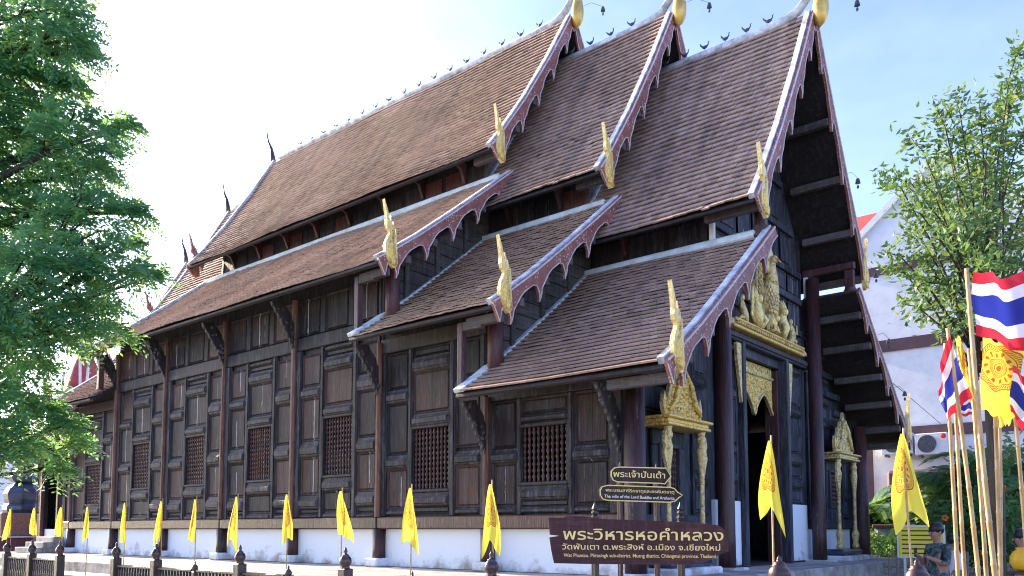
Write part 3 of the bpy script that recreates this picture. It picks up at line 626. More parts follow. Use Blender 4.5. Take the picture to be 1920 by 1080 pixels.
BAY3 = dict(left=((-8.41, -7.76), [('p', 4.73, 5.46), ('b', 4.50, 4.73), ('p', 3.49, 4.50), ('b', 3.2, 3.49), ('p', 2.35, 3.2), ('b', 2.04, 2.35), ('p', 1.93, 2.04), ('m', 1.845, 1.93)]),
            wide=((-7.60, -6.66), [('m', 5.46, 5.56), ('p', 5.32, 5.46), ('b', 5.04, 5.32), ('p', 4.25, 5.04), ('b', 4.03, 4.25), ('w', 2.75, 3.97), ('b', 2.42, 2.69), ('p', 1.96, 2.42), ('m', 1.845, 1.96)]),
            right=((-6.49, -5.91), [('p', 4.77, 5.46), ('b', 4.48, 4.77), ('p', 3.5, 4.48), ('b', 3.2, 3.5), ('p', 2.38, 3.2), ('b', 2.08, 2.38), ('p', 1.93, 2.08), ('m', 1.845, 1.93)]))
BAY2 = dict(left=((-5.57, -4.97), [('p', 4.39, 5.1), ('b', 4.1, 4.39), ('p', 3.08, 4.1), ('b', 2.77, 3.08), ('p', 1.99, 2.77), ('m', 1.88, 1.99)]),
            wide=((-4.83, -3.85), [('p', 4.93, 5.1), ('b', 4.65, 4.93), ('p', 3.82, 4.65), ('b', 3.58, 3.82), ('w', 2.36, 3.52), ('b', 2.04, 2.30), ('p', 1.9, 2.04)]),
            right=((-3.68, -3.08), [('p', 4.39, 5.1), ('b', 4.1, 4.39), ('p', 3.08, 4.1), ('b', 2.74, 3.04), ('p', 1.99, 2.74), ('m', 1.88, 1.99)]))
BAY1 = dict(left=((-2.8, -2.23), [('p', 2.99, 3.85), ('b', 2.78, 2.99), ('p', 1.98, 2.78), ('m', 1.88, 1.98)]),
            wide=((-2.13, -1.14), [('p', 3.56, 3.85), ('m', 3.44, 3.56), ('w', 2.40, 3.34), ('b', 2.1, 2.34), ('p', 1.98, 2.1), ('m', 1.88, 1.98)]),
            right=((-1.01, -.34), [('p', 2.97, 3.85), ('b', 2.73, 2.97), ('p', 1.98, 2.73), ('m', 1.88, 1.98)]))
def bay(B, dx, x0, x1, ztop, top, beam, extra=None, nowin=False):
    jit = {}
    def jz(c, z): return jit.setdefault((c, round(z, 2)), z + (R.uniform(-.035, .035) if 2.2 < z < beam[0] - .5 else 0))
    """one bay between two posts: backing with the window hole, stiles, rails, panels"""
    (wa, wb), rows = B['wide']; wz = [(a, b) for k, a, b in rows if k == 'w'][0]; m = MB()
    SF.box(m, x0, wa + dx - .055, 1.6, ztop, -.1, 0); SF.box(m, wb + dx + .055, x1, 1.6, ztop, -.1, 0); SF.box(m, wa + dx - .055, wb + dx + .055, 1.6, wz[0] - .055, -.1, 0); SF.box(m, wa + dx - .055, wb + dx + .055, wz[1] + .055, ztop, -.1, 0)
    wall = m.build('wall', 'wall', T)
    SF.box(MB(), x0 + .01, x1 - .01, 1.605, 1.84, .001, .13, .02).build('sill_beam', 'column', wall)
    SF.box(MB(), x0 + .01, x1 - .01, beam[0], beam[1], .001, .085, .015).build('rail', 'wall', wall)
    edges = [x0 + .02] + [v for c in ('left', 'wide', 'right') for v in (B[c][0][0] + dx, B[c][0][1] + dx)] + [x1 - .02]
    for k in range(0, 8, 2):
        if edges[k + 1] - edges[k] > .03:
            SF.box(MB(), edges[k] + .004, edges[k + 1] - .004, 1.842, beam[0] - .002, .001, R.uniform(.062, .074), .014).build('stile', 'wall', wall)
            if edges[k + 1] - edges[k] > .12: SF.box(MB(), edges[k] + .04, edges[k + 1] - .04, 1.85, beam[0] - .01, .07, .088, .008).build('stile_fillet', 'block', wall)
    for c in ('left', 'wide', 'right'):
        (a, b), rows = B[c]
        for k, z0, z1 in rows:
            if c != 'wide': z0, z1 = jz(c, z0), jz(c, z1)
            if k == 'p': SF.panel(wall, a + dx + .003, b + dx - .003, z0 + .003, z1 - .003)
            elif k == 'b': SF.block(wall, a + dx - .025, b + dx + .025, z0, z1, .115)
            elif k == 'm': SF.block(wall, a + dx - .01, b + dx + .01, z0, z1, .085)
            elif k == 'w': window(SF, a + dx, b + dx, z0, z1)
    if extra:
        n = 3; w = (x1 - x0) / n
        for k in range(n): SF.panel(wall, x0 + k * w + .1, x0 + (k + 1) * w - .1, extra[0], extra[1])
        for k in range(n + 1): SF.box(MB(), max(x0 + .01, x0 + k * w - .09), min(x1 - .01, x0 + k * w + .09), extra[0] - .01, extra[1] + .02, .001, .06, .012).build('stile', 'wall', wall)
    return wall
L_ = 2.891
MB().box(-10.47, -10.02, -5.44, -5.42, 2.72, 4.0).build('window_glow_board', 'orange', T)  # added orange board; its colour stands in for light inside the window
bay(BAY1, 0, -2.89, -.02, 4.36, 0, (3.86, 4.06)); bay(BAY2, 0, -5.78, -2.892, 5.78, 0, (5.12, 5.42))
for k in range(4): bay(BAY3, -L_ * k, -5.782 - L_ * (k + 1), -5.782 - L_ * k - .002, 7.15, 0, (5.575, 5.87), (5.9, 6.72))
bay(BAY2, -L_ * 5, -5.78 - L_ * 5, -5.78 - L_ * 4 - .01, 5.78, 0, (5.12, 5.42))
# rear bay with a dark doorway
w5 = MB(); SF.box(w5, -23.1, -22.5, 1.0, 4.36, -.1, 0); SF.box(w5, -21.3, -20.25, 1.6, 4.36, -.1, 0); SF.box(w5, -22.5, -21.3, 3.75, 4.36, -.1, 0); w5o = w5.build('wall', 'wall', T)
for a, b, z0, z1 in ((-23.05, -22.55, 2.1, 3.8), (-21.15, -20.75, 2.9, 3.9), (-20.7, -20.3, 2.9, 3.9), (-21.15, -20.75, 1.9, 2.7), (-20.7, -20.3, 1.9, 2.7)): SF.panel(w5o, a, b, z0, z1)
for a, b in ((-22.62, -22.5), (-21.3, -21.18)): SF.box(MB(), a, b, .87, 3.85, .0, .12, .015).build('door_jamb', 'redpost', T)
SF.box(MB(), -21.18, -20.27, 1.6, 1.84, .001, .12, .02).build('sill_beam', 'redpost', T)
# far wall, rear wall, floor, inner roof void
MB().box(-23.1, -.02, 5.45, 5.55, .86, 4.3).build('far_wall', 'wall', T); MB().box(-17.3, -5.8, 5.46, 5.56, 4.3, 7.1).build('far_wall', 'wall', T)
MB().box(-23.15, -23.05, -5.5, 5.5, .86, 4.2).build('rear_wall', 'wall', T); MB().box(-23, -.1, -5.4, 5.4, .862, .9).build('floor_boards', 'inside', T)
# gable walls: polygon under each roof
def gable(t, x0, x1, zb, name, mat, door=False):
    lo, up = t.low(), t.up(); half = [(5.58, ip(lo, 5.58) - .14), (4.3, ip(lo, 4.3) - .14), (2.42, lo[0][1] - .16), (2.33, ip(up, 2.33) - .2), (1.0, ip(up, 1.0) - .2), (0, up[0][1] - .3)]
    m = MB()
    if not door: m.prism([(-h, z) for h, z in half] + [(h, z) for h, z in half[-2::-1]] + [(5.58, zb), (-5.58, zb)], lambda a, b, tt: (tt, a, b), x0, x1)
    else:
        for s_ in (-1, 1): m.prism([(s_ * h, z) for h, z in half[:3]] + [(s_ * 2.3, lo[0][1] - .16), (s_ * 1.06, lo[0][1] - .16), (s_ * 1.06, zb), (s_ * 5.58, zb)], lambda a, b, tt: (tt, a, b), x0, x1)
        m.prism([(-1.06, 5.13), (1.06, 5.13), (1.06, lo[0][1] - .16), (-1.06, lo[0][1] - .16)], lambda a, b, tt: (tt, a, b), x0, x1)
        zz = lo[0][1] - .158; m.prism([(-2.36, zz), (2.36, zz), (2.33, ip(up, 2.33) - .2), (1.0, ip(up, 1.0) - .2), (0, up[0][1] - .3), (-1.0, ip(up, 1.0) - .2), (-2.33, ip(up, 2.33) - .2)], lambda a, b, tt: (tt, a, b), x0, x1)
    return fixn(m.build(name, mat, T))
G2 = gable(T2, -2.97, -2.87, 3.4, 'gable_wall', 'plank'); G3 = gable(T3, -5.86, -5.76, 4.8, 'gable_wall', 'plank')
gable(T3, -17.4, -17.3, 4.5, 'gable_wall', 'plank'); gable(T4, -20.3, -20.2, 3.4, 'gable_wall', 'plank'); gable(T5, -23.16, -23.08, 3.4, 'gable_wall', 'plank')
for G, tl, th_, x in ((G2, T1, T2, -2.87), (G3, T2, T3, -5.76)):
    z = tl.low()[-1][1]; inv = lambda t, zz: float(np.interp(zz, [b for _, b in t.low()][::-1], [a for a, _ in t.low()][::-1]))
    while z < th_.low()[0][1] - .3:
        h0 = inv(tl, z) if z < tl.low()[0][1] else 2.42; h1 = min(5.5, inv(th_, z + .45))
        if h1 - h0 > .1: MB().box(x + .001, x + R.uniform(.025, .04), -h1, -max(h0 - .25, 2.42), z + .006, z + .27, .008).build('plank', 'plank', G)
        z += .285
    for h in (3.2, 4.1, 5.0): MB().box(x + .03, x + .09, -h - .06, -h + .06, ip(tl.low(), h) - .1, ip(th_.low(), h) - .2, .01).build('batten', 'plank', G)
# ------------------------------------------------------------------ white plinth, posts, columns
MB().box(-23.1, -.02, -5.52, -5.42, .87, 1.602).build('plinth', 'plinth', T)
def pedestal(x, y, s, z0, z1):
    return MB().box(x - s, x + s, y - s, y + s, z0, z1, .025).build('pedestal', 'plinth', T)
PX_ = [-L_ * k for k in range(1, 8)]
def carved_bracket(x, zb, zt, out=.66):
    """slender carved eave bracket: S-curved board with raised flowers along it"""
    m = MB(); n = 12; outer = []; inner = []
    for i in range(n + 1):
        q = i / n; a = out * (q ** 1.25); z = zb + (zt - zb) * q; wd = .07 + .22 * math.sin(min(1, q * 1.15) * math.pi * .5) ** 1.2 + .02 * math.sin(q * 26)
        outer.append((a + .03, z)); inner.append((max(0, a - wd), z + .06))
    m.prism([(0, zb - .12)] + outer + inner[::-1], lambda a, b, t: (t, -5.6 - a, b), x - .04, x + .04); o = fixn(m.build('eave_bracket', 'wall', T))
    f = MB()
    for i in range(26):
        q = R.uniform(.05, .97); a = out * q ** 1.25 - R.uniform(-.02, .18) * min(1, q * 1.8); sx = R.choice((-1, 1)); r = R.uniform(.025, .05)
        f.ell((x + sx * .04, -5.6 - max(.01, a), zb + (zt - zb) * q + .02), (.03, r, r * 1.1), 6, 4)
    for i in range(9):
        q = (i + .5) / 9; f.ell((x, -5.6 - out * q ** 1.25 - .03, zb + (zt - zb) * q), (.035, .03, .05), 6, 4)
    f.build('carved_flowers', 'plank', o, kind='stuff'); return o
for k, x in enumerate(PX_):
    t = T1 if k == 0 else T2 if k == 1 else T3 if k < 6 else T4
    zt = {0: 3.85, 1: 5.25}.get(k, 6.65 if k < 6 else 5.25); hi = zt
    p = MB(); p.lathe((x, -5.645, 0), [(.075, 1.842), (.072, 2.5), (.068, hi + .1)], 8, math.pi / 8); p.build('wall_post', 'post', T)
    q = MB(); q.lathe((x, -5.6, 0), [(.135, 1.02), (.13, 1.2), (.135, 1.6)], 10); q.build('post_foot', 'column', T, True)
    pedestal(x, -5.64, .19, .862, 1.03)
    zb = {0: 2.78, 1: 4.14, 6: 4.14}.get(k, 5.48)
    carved_bracket(x, zb, zt - .05)
    if k in (0, 1): carved_bracket(x + .3, zt + .32, zt + 1.32, .5) if False else None
carved_bracket(-.14, 2.78, 3.82)
# T3 stands on posts over the lower tiers: big red columns at the corners and struts under the eave ends
for x, z0, z1 in ((-5.44, 5.5, 6.98), (-2.7, 4.1, 5.55)):
    MB().lathe((x, -5.62, 0), [(.15, z0), (.145, z1)], 12).build('column', 'redpost', T, True)
for x, z0, z1 in ((-5.86, 5.4, 6.62), (-3.03, 3.98, 5.22)):
    MB().box(x - .065, x + .065, -6.21, -6.08, z0, z1, .012).build('eave_strut', 'redpost', T); MB().box(x - .05, x + .5, -6.2, -6.09, z1 - .16, z1 - .0, .012).build('eave_beam', 'purlin', T)
for x, z0, z1 in ((-17.3, 5.6, 6.62), (-20.2, 4.1, 5.2)):
    MB().box(x - .075, x + .075, -6.23, -6.08, z0, z1, .012).build('eave_strut', 'redpost', T)
def column(y, z1, r=.155, z0=.9):
    MB().lathe((.13, y, 0), [(r * 1.03, z0), (r, z0 + .5), (r * .97, z1)], 18).build('column', 'column', T, True)
    MB().box(.13 - .3, .13 + .3, y - .3, y + .3, .58, z0 + .005, .03).build('pedestal', 'plinth', T)
column(-5.6, 4.25, .17, .92); column(5.6, 4.25, .17, .92); column(-2.41, 6.75); column(2.41, 7.42)
for s_ in (-1, 1):    # capitals and frames in the open end of the clerestory
    MB().lathe((.95, s_ * 2.52, 0), [(.12, 6.85), (.14, 6.9), (.09, 6.96), (.15, 7.03), (.1, 7.1), (.1, 7.3)], 12).build('capital', 'redpost', T, True)
    MB().box(-.1, 1.08, s_ * 2.44 - .06, s_ * 2.44 + .06, 6.86, 7.0, .012).build('sill_beam', 'redpost', T); MB().box(-.1, 1.08, s_ * 2.46 - .06, s_ * 2.46 + .06, 7.5, 7.66, .012).build('head_beam', 'redpost', T)
    MB().box(-.08, .02, s_ * 2.44 - .04, s_ * 2.44 + .04, 7.0, 7.5, .008).build('stud', 'whitewall', T); MB().box(.85, 1.05, s_ * 2.5 - .07, s_ * 2.5 + .07, 7.0, 7.5, .012).build('post', 'redpost', T)
# ------------------------------------------------------------------ entrance front
GF = gable(T1, -.28, -.18, 1.6, 'front_wall', 'front', True)
for s_ in (-1, 1):
    a, b = (-5.4, -2.2) if s_ < 0 else (2.2, 5.4)
    MB().box(-.26, -.135, a, b, .581, 1.602, .01).build('plinth', 'plinth', T)
    a, b = sorted((s_ * 2.38, s_ * 1.22)); MB().box(-.26, -.12, a, b, .581, 2.15, .01).build('door_plinth', 'plinth', T)
    # door posts, outer and inner
    y = s_ * 1.14; MB().box(-.3, -.01, y - .075, y + .075, .6, 5.36, .015).build('door_post', 'front', T); y2 = s_ * 1.02; MB().box(-.5, -.2, y2 - .045, y2 + .045, .8, 5.1, .01).build('door_post', 'redpost', T)
    # fields beside the door
    ya, yb = sorted((s_ * 2.2, s_ * 1.28))
    FF.box(MB(), ya, ya + .09, 2.16, 5.3, .001, .07, .012).build('stile', 'front', GF); FF.box(MB(), yb - .09, yb, 2.16, 5.3, .001, .07, .012).build('stile', 'front', GF)
    for z0, z1, k in ((2.2, 2.5, 'p'), (2.5, 2.74, 'b'), (2.74, 3.05, 'p'), (3.05, 3.3, 'b'), (3.3, 4.15, 'p'), (4.15, 4.4, 'b'), (4.4, 5.1, 'p'), (5.1, 5.28, 'b')):
        (FF.panel if k == 'p' else FF.block)(GF, ya + .095, yb - .095, z0 + .002, z1 - .002)
    # carved slips against the door posts
    q = MB(); y = s_ * 1.24; q.prism([(0, 5.28), (s_ * .22, 5.28), (s_ * .19, 4.95), (s_ * .1, 4.5), (s_ * .02, 4.1), (0, 4.1)], lambda a_, b_, t: (t, y + a_, b_), -.09, -.03); fixn(q.build('carved_slip', 'goldold', T))
    # outer fields
    cols = [(-5.36, -4.98), (-4.9, -4.1), (-4.0, -3.2), (-3.12, -2.64)]
    for i, (c0, c1) in enumerate(cols):
        c0, c1 = (c0, c1) if s_ < 0 else (-c1, -c0)
        if i in (0, 3): rows = [(1.9, 2.35, 'p'), (2.35, 2.6, 'b'), (2.6, 3.3, 'p'), (3.3, 3.5, 'b'), (3.5, 4.2, 'p'), (4.2, 4.42, 'b'), (4.42, 5.1, 'p'), (5.12, 5.3, 'b')]
        else: rows = [(3.56, 4.06, 'p'), (4.06, 4.26, 'b'), (4.26, 4.62, 'p'), (4.64, 4.82, 'b'), (4.84, 5.15, 'p'), (5.15, 5.3, 'b')]
        hm = max(abs(c0), abs(c1)); lim = ip(LOWP, min(6.3, hm)) - .2
        for z0, z1, k in rows:
            if z1 < lim: (FF.panel if k == 'p' else FF.block)(GF, c0, c1, z0 + .002, z1 - .002)
        FF.box(MB(), c0 - .07, c0 - .004, 1.86, min(5.3, lim), .001, .06, .012).build('stile', 'front', GF)
    c0, c1 = (-5.42, -2.6) if s_ < 0 else (2.6, 5.42); FF.box(MB(), c0, c1, 1.605, 1.84, .001, .11, .02).build('sill_beam', 'front', GF)
    # boards that follow the roof line, stepped
    for z0, c0, c1 in ((4.42, 4.3, 5.2), (4.84, 3.8, 4.75), (5.3, 3.1, 4.25), (5.72, 2.62, 3.7), (6.15, 2.62, 3.2)):
        a, b = sorted((s_ * c0, s_ * c1)); FF.box(MB(), a, b, z0, z0 + .16, .001, .12, .02).build('rail', 'front', GF)
    for z0, z1, c0, c1 in ((5.5, 5.7, 2.64, 3.6), (5.9, 6.12, 2.64, 3.1)):
        a, b = sorted((s_ * c0, s_ * c1)); FF.panel(GF, a, b, z0, z1)
FF.box(MB(), -2.5, 2.5, 5.31, 5.5, .001, .16, .02).build('door_beam', 'front', GF); FF.box(MB(), -2.45, 2.45, 5.36, 5.45, .16, .2, .01).build('beam_fillet', 'block', GF)
# upper gable: rails and panels behind the peacock and above it
for z0, h in ((6.05, 2.3), (6.8, 2.3), (7.42, 2.3), (8.32, 1.9), (9.3, 1.3)): FF.box(MB(), -h, h, z0, z0 + .15, .001, .1, .015).build('rail', 'front', GF)
for z0, z1, h in ((5.55, 6.04, 2.25), (6.22, 6.78, 2.25), (6.97, 7.4, 2.25), (7.6, 8.3, 1.85), (8.5, 9.28, 1.25)):
    n = 6 if h > 2 else 5 if h > 1.5 else 3; w = 2 * h / n
    for k in range(n): FF.panel(GF, -h + k * w + .05, -h + (k + 1) * w - .05, z0, z1)
for y in (-2.25, -1.5, -.75, .75, 1.5, 2.25): FF.box(MB(), y - .045, y + .045, 5.55, 6.04, .001, .065, .01).build('stile', 'front', GF)
# gilded pendant over the door: two pointed arches cut out of a carved board
pend = thing if False else None
def scatter_curls(m, inside, box, n, x, r0=.03, r1=.06, d=.025):
    c = 0; tries = 0
    while c < n and tries < n * 30:
        tries += 1; a = R.uniform(box[0], box[1]); b = R.uniform(box[2], box[3])
        if inside(a, b):
            r = R.uniform(r0, r1); rot = Matrix.Rotation(R.uniform(0, 3.1), 3, 'X'); m.ell((x, a, b), (d * R.uniform(.7, 1.2), r, r * .5), 6, 4, rot); c += 1
def arch(y):
    q = abs(abs(y) - .5) / .5; return 4.50 - .44 * q ** 1.5 - (.05 if abs(y) < .08 else 0)
pts = [(y, arch(y)) for y in np.linspace(-.97, .97, 41)]
_MBadd = MB.add
def _shift(s, vs, fs): return _MBadd(s, [(p[0] - .18, p[1], p[2]) for p in vs], fs)
MB.add = _shift      # the door bay stands 18 cm behind the column line
pm = MB(); pm.prism(pts + [(.97, 4.86), (-.97, 4.86)], lambda a, b, t: (t, a, b), -.19, -.14); PD = fixn(pm.build('door_pendant', 'goldold', T))
sc_ = MB(); scatter_curls(sc_, lambda a, b: b > arch(a) + .05, (-.93, .93, 4.1, 4.84), 300, -.14); sc_.build('carved_leaves', 'goldcarve', PD, True)
MB().tube([(-.13, a, b + .01) for a, b in pts], .03, 6).build('arch_rim', 'goldold', PD, True)
MB().box(-.2, -.1, -.99, .99, 4.862, 4.93, .015).build('rail', 'goldold', PD)
fr = MB().box(-.19, -.14, -.97, .97, 4.932, 5.13, .01).build('frieze', 'goldcarve', PD); sq = MB()
for k in range(9):
    y = -.86 + k * .215; sq.ell((-.14, y, 5.03), (.03, .055, .075), 8, 5)
    if k < 8: sq.ell((-.14, y + .107, 5.03), (.02, .025, .04), 6, 4)
sq.build('rosettes', 'goldold', PD, True)
# peacock pediment
P_ = MB(); P_.box(.0, .30, -1.85, 1.85, 5.502, 5.57, .02); P_.box(.0, .26, -1.75, 1.75, 5.57, 5.64, .02); P_.box(.0, .32, -1.8, 1.8, 5.64, 5.7, .02); PE = P_.build('pediment_base', 'goldcarve', T)
q = MB()
for k in range(34): q.ell((.3, -1.72 + k * .104, 5.605), (.03, .035, .035), 6, 4)
for s_ in (-1, 1):
    for k in range(3): q.ell((.2, s_ * (1.86 + k * .1), 5.6), (.1 - k * .02, .08, .09 - k * .015), 8, 6)
q.build('lotus_beads', 'goldold', PE, True, kind='stuff')
pk = MB()
pk.ell((.24, 0, 6.40), (.17, .27, .40), 16, 12); pk.ell((.26, 0, 6.62), (.16, .2, .26), 14, 10); pk.tube([(.28, 0, 6.75), (.3, 0, 6.95), (.3, 0, 7.12), (.34, 0, 7.24)], [.15, .11, .085, .075], 12)
pk.ell((.36, 0, 7.26), (.095, .085, .095), 10, 8); pk.tube([(.43, 0, 7.25), (.52, 0, 7.17)], [.04, .006], 6)
for s_ in (-1, 1):
    pk.tube([(.24, s_ * .12, 6.08), (.25, s_ * .14, 5.9), (.26, s_ * .13, 5.7)], [.07, .045, .045], 8); pk.ell((.31, s_ * .13, 5.72), (.12, .06, .03), 8, 5)
BD = pk.build('peacock_body', 'goldold', T, True)
fe = MB()
for j in range(9):
    for i in range(7):
        a = (i - 3) * .34 + (.17 if j % 2 else 0); zq = 6.14 + j * .085; rr_ = math.sqrt(max(.02, 1 - ((zq - 6.42) / .42) ** 2)); fe.ell((.24 + .165 * rr_ * math.cos(a), .27 * rr_ * math.sin(a), zq), (.03, .045, .05), 6, 4)
fe.build('breast_feathers', 'goldold', BD, True)
mn = MB()
for i in range(14):
    a = i / 13 * math.pi - math.pi / 2; mn.tube([(.26, .1 * math.sin(a), 7.0 + .1 * math.cos(a)), (.27, .24 * math.sin(a), 7.12 + .3 * math.cos(a)), (.24, .3 * math.sin(a), 7.2 + .48 * math.cos(a))], [.05, .04, .006], 6)
mn.build('mane', 'gold', BD, True)
wg = MB()
for s_ in (-1, 1):   # raised wings, almond-shaped, with ribs of feathers
    poly = [(.24, 6.05), (.36, 5.98), (.5, 6.2), (.58, 6.5), (.58, 6.8), (.52, 7.05), (.42, 7.3), (.34, 7.1), (.28, 6.8), (.23, 6.45)]; wg.prism([(s_ * a, b) for a, b in poly], lambda a, b, t: (t, a, b), .12, .2)
    wg.tube([(.21, s_ * a, b) for a, b in poly + poly[:1]], .022, 5)
    for i in range(9):
        z = 6.12 + i * .11; wg.tube([(.21, s_ * .28, z), (.23, s_ * .4, z + .1), (.21, s_ * (.52 - .008 * i), z + .22)], [.02, .03, .01], 5)
fixn(wg.build('wing', 'goldold', BD))
tl = MB(); fl = [(0, 7.98), (.09, 7.66), (.2, 7.78), (.22, 7.48), (.38, 7.58), (.38, 7.26), (.56, 7.3), (.54, 6.98), (.74, 6.96), (.66, 6.66), (.86, 6.56), (.74, 6.34)]
tl.prism([(-a, b) for a, b in fl[::-1]] + fl[1:] + [(.3, 6.2), (-.3, 6.2)], lambda a, b, t: (t, a, b), .03, .1); TO = fixn(tl.build('flame_tail', 'gold', BD)); q = MB(); scatter_curls(q, lambda a, b: abs(a) < .62 - (b - 6.5) * .4, (-.65, .65, 6.4, 7.8), 130, .1, .03, .07); q.build('tail_feathers', 'goldcarve', BD, True)
dg = MB(); dg.ell((.3, 0, 5.92), (.1, .13, .16), 10, 7); dg.ell((.38, .02, 6.0), (.08, .08, .08), 8, 6); [dg.tube([(.36, a, 5.85), (.4, a, 5.71)], .03, 6) for a in (-.08, .08)]; dg.build('crouching_dog', 'gold', BD, True)
for s_ in (-1, 1):   # rearing creatures at the peacock's sides, then small kneeling figures
    c = MB(); c.tube([(.25, s_ * .62, 5.7), (.27, s_ * .72, 5.95), (.25, s_ * .66, 6.15), (.24, s_ * .74, 6.35), (.22, s_ * .7, 6.55)], [.1, .13, .09, .08, .015], 9); c.ell((.3, s_ * .67, 6.28), (.09, .08, .1), 8, 6)
    for k in range(5): c.tube([(.24, s_ * (.78 + .02 * k), 5.8 + .12 * k), (.24, s_ * (.92 - .01 * k), 5.95 + .12 * k), (.24, s_ * (.88 - .03 * k), 6.1 + .12 * k)], [.04, .035, .006], 5)
    c.tube([(.3, s_ * .56, 5.7), (.38, s_ * .5, 5.85), (.3, s_ * .6, 6.0)], [.05, .05, .06], 6); c.build('rearing_creature', 'gold', PE, True)
    c = MB(); c.tube([(.2, s_ * 1.18, 5.7), (.24, s_ * 1.26, 5.85), (.2, s_ * 1.3, 6.05), (.2, s_ * 1.27, 6.15)], [.09, .08, .07, .03], 8); c.ell((.2, s_ * 1.27, 6.2), (.06, .06, .07), 8, 6); c.tube([(.2, s_ * 1.3, 6.02), (.26, s_ * 1.48, 5.95), (.26, s_ * 1.46, 6.15)], [.035, .03, .02], 6); c.tube([(.2, s_ * 1.2, 5.8), (.25, s_ * 1.42, 5.78), (.22, s_ * 1.5, 5.72)], [.05, .045, .03], 6); c.build('kneeling_figure', 'goldold', PE, True)
MB.add = _MBadd
# the two gilded window shrines beside the door
def shrine(s_, lab):
    y0, y1 = sorted((s_ * 4.78, s_ * 3.48)); yc = (y0 + y1) / 2
    base = MB().box(-.16, .5, y0 - .12, y1 + .12, .581, .97, .03).build('shrine_foot', 'plinth', T); sh = MB().box(-.13, .36, y0 - .05, y1 + .05, .97, 1.12, .05); sh.build('shrine_plinth', 'slate', base)
    FF.box(MB(), y0 + .2, y1 - .2, 1.62, 3.28, .005, .04).build('shrine_shade_board', 'inside', T)  # no opening behind: interior shade is put into this board's dark colour
    for a, b, c, d in ((y0 + .1, y1 - .1, 3.0, 3.27), (y0 + .1, y1 - .1, 1.62, 2.15), (y0 + .1, y0 + .33, 2.15, 3.0), (y1 - .33, y1 - .1, 2.15, 3.0)): FF.box(MB(), a, b, c, d, .04, .1, .015).build('shrine_frame', 'front', T)
    FF.panel(GF, y0 + .25, y1 - .25, 1.7, 2.05, .12, name='panel')
    window(FF, y0 + .34, y1 - .34, 2.17, 2.98, .05, 8)
    for y in (y0 + .06, y1 - .06):   # gilded baluster-shaped posts, flaring under the lintel
        p = MB(); p.lathe((.22, y, 0), [(.08, 1.13), (.085, 1.2), (.055, 1.28), (.085, 1.42), (.09, 1.5), (.05, 1.58), (.042, 1.7), (.04, 2.2), (.045, 2.55), (.06, 2.72), (.08, 2.84), (.085, 2.95), (.06, 3.02), (.055, 3.06), (.08, 3.1), (.085, 3.15), (.06, 3.2), (.08, 3.27)], 12); po = p.build('shrine_post', 'goldold', T, True)
        k = MB(); k.prism([(0, 3.2), (.1, 3.22), (.16, 3.05), (.1, 2.98), (.17, 2.85), (.09, 2.72), (.03, 2.6), (0, 2.5)], lambda a, b, t: (t, y + (a * .7 + .05) * (1 if y > yc else -1), b - .03), .2, .25); fixn(k.build('carved_ear', 'goldold', po))
    e = MB(); e.box(-.17, .34, y0 - .09, y1 + .09, 3.28, 3.33, .012); e.box(-.17, .31, y0 - .06, y1 + .06, 3.33, 3.4, .012); e.box(-.17, .37, y0 - .12, y1 + .12, 3.4, 3.45, .015); en = e.build('lintel', 'goldcarve' if s_ < 0 else 'goldold', T)
    fl = [(a * .78, 3.45 + (b - 3.52) * .88) for a, b in [(-.8, 3.52), (-.88, 3.75), (-.8, 3.98), (-.72, 3.82), (-.6, 4.02), (-.5, 4.22), (-.36, 4.16), (-.28, 4.4), (-.16, 4.36), (0, 4.68), (.16, 4.36), (.28, 4.4), (.36, 4.16), (.5, 4.22), (.6, 4.02), (.72, 3.82), (.8, 3.98), (.88, 3.75), (.8, 3.52)]]
    k = MB(); k.prism([(yc + a, b) for a, b in fl], lambda a, b, t: (t, a, b), .13, .2); cr = fixn(k.build('flame_crest', 'goldold', en))
    k = MB(); scatter_curls(k, lambda a, b: b < 4.38 - abs(a - yc) * 1.25, (yc - .62, yc + .62, 3.48, 4.35), 150, .2, .03, .075, .03)
    for q in (-1, 1): k.tube([(.22, yc + q * .06, 4.28), (.24, yc + q * .24, 4.0), (.24, yc + q * .33, 3.72), (.24, yc + q * .55, 3.54)], [.02, .045, .05, .03], 7)
    k.build('carved_scrolls', 'goldcarve' if s_ < 0 else 'goldold', cr, True)
shrine(-1, 'a'); shrine(1, 'b')
# door mat and donation box just inside
tag(MB().box(.3, 1.05, -.95, .95, .586, .6).build('door_mat', 'mat', org=(.7, 0, .586)), 'red cloth mat laid before the dark temple doorway', 'mat')
db = thing('donation_box', 'orange varnished wooden box standing inside the dark doorway', 'box', (-1.6, -.35, .9))
MB().box(-1.85, -1.4, -.62, -.12, .91, 1.55, .02).build('cabinet', 'orange', db); MB().box(-1.9, -1.36, -.66, -.08, 1.552, 1.6, .01).build('lid', 'orange', db); MB().box(-1.42, -1.4, -.58, -.2, 1.602, 1.9, .004).build('notice', 'paper', db)
al = thing('low_altar', 'low pale altar table deep in the dark hall behind the box', 'altar', (-3.2, .2, .9)); MB().box(-3.6, -2.9, -.6, 1.0, .905, 1.3, .03).build('base', 'concrete', al); MB().box(-3.7, -2.8, -.7, 1.1, 1.302, 1.36, .01).build('top', 'whitewall', al)
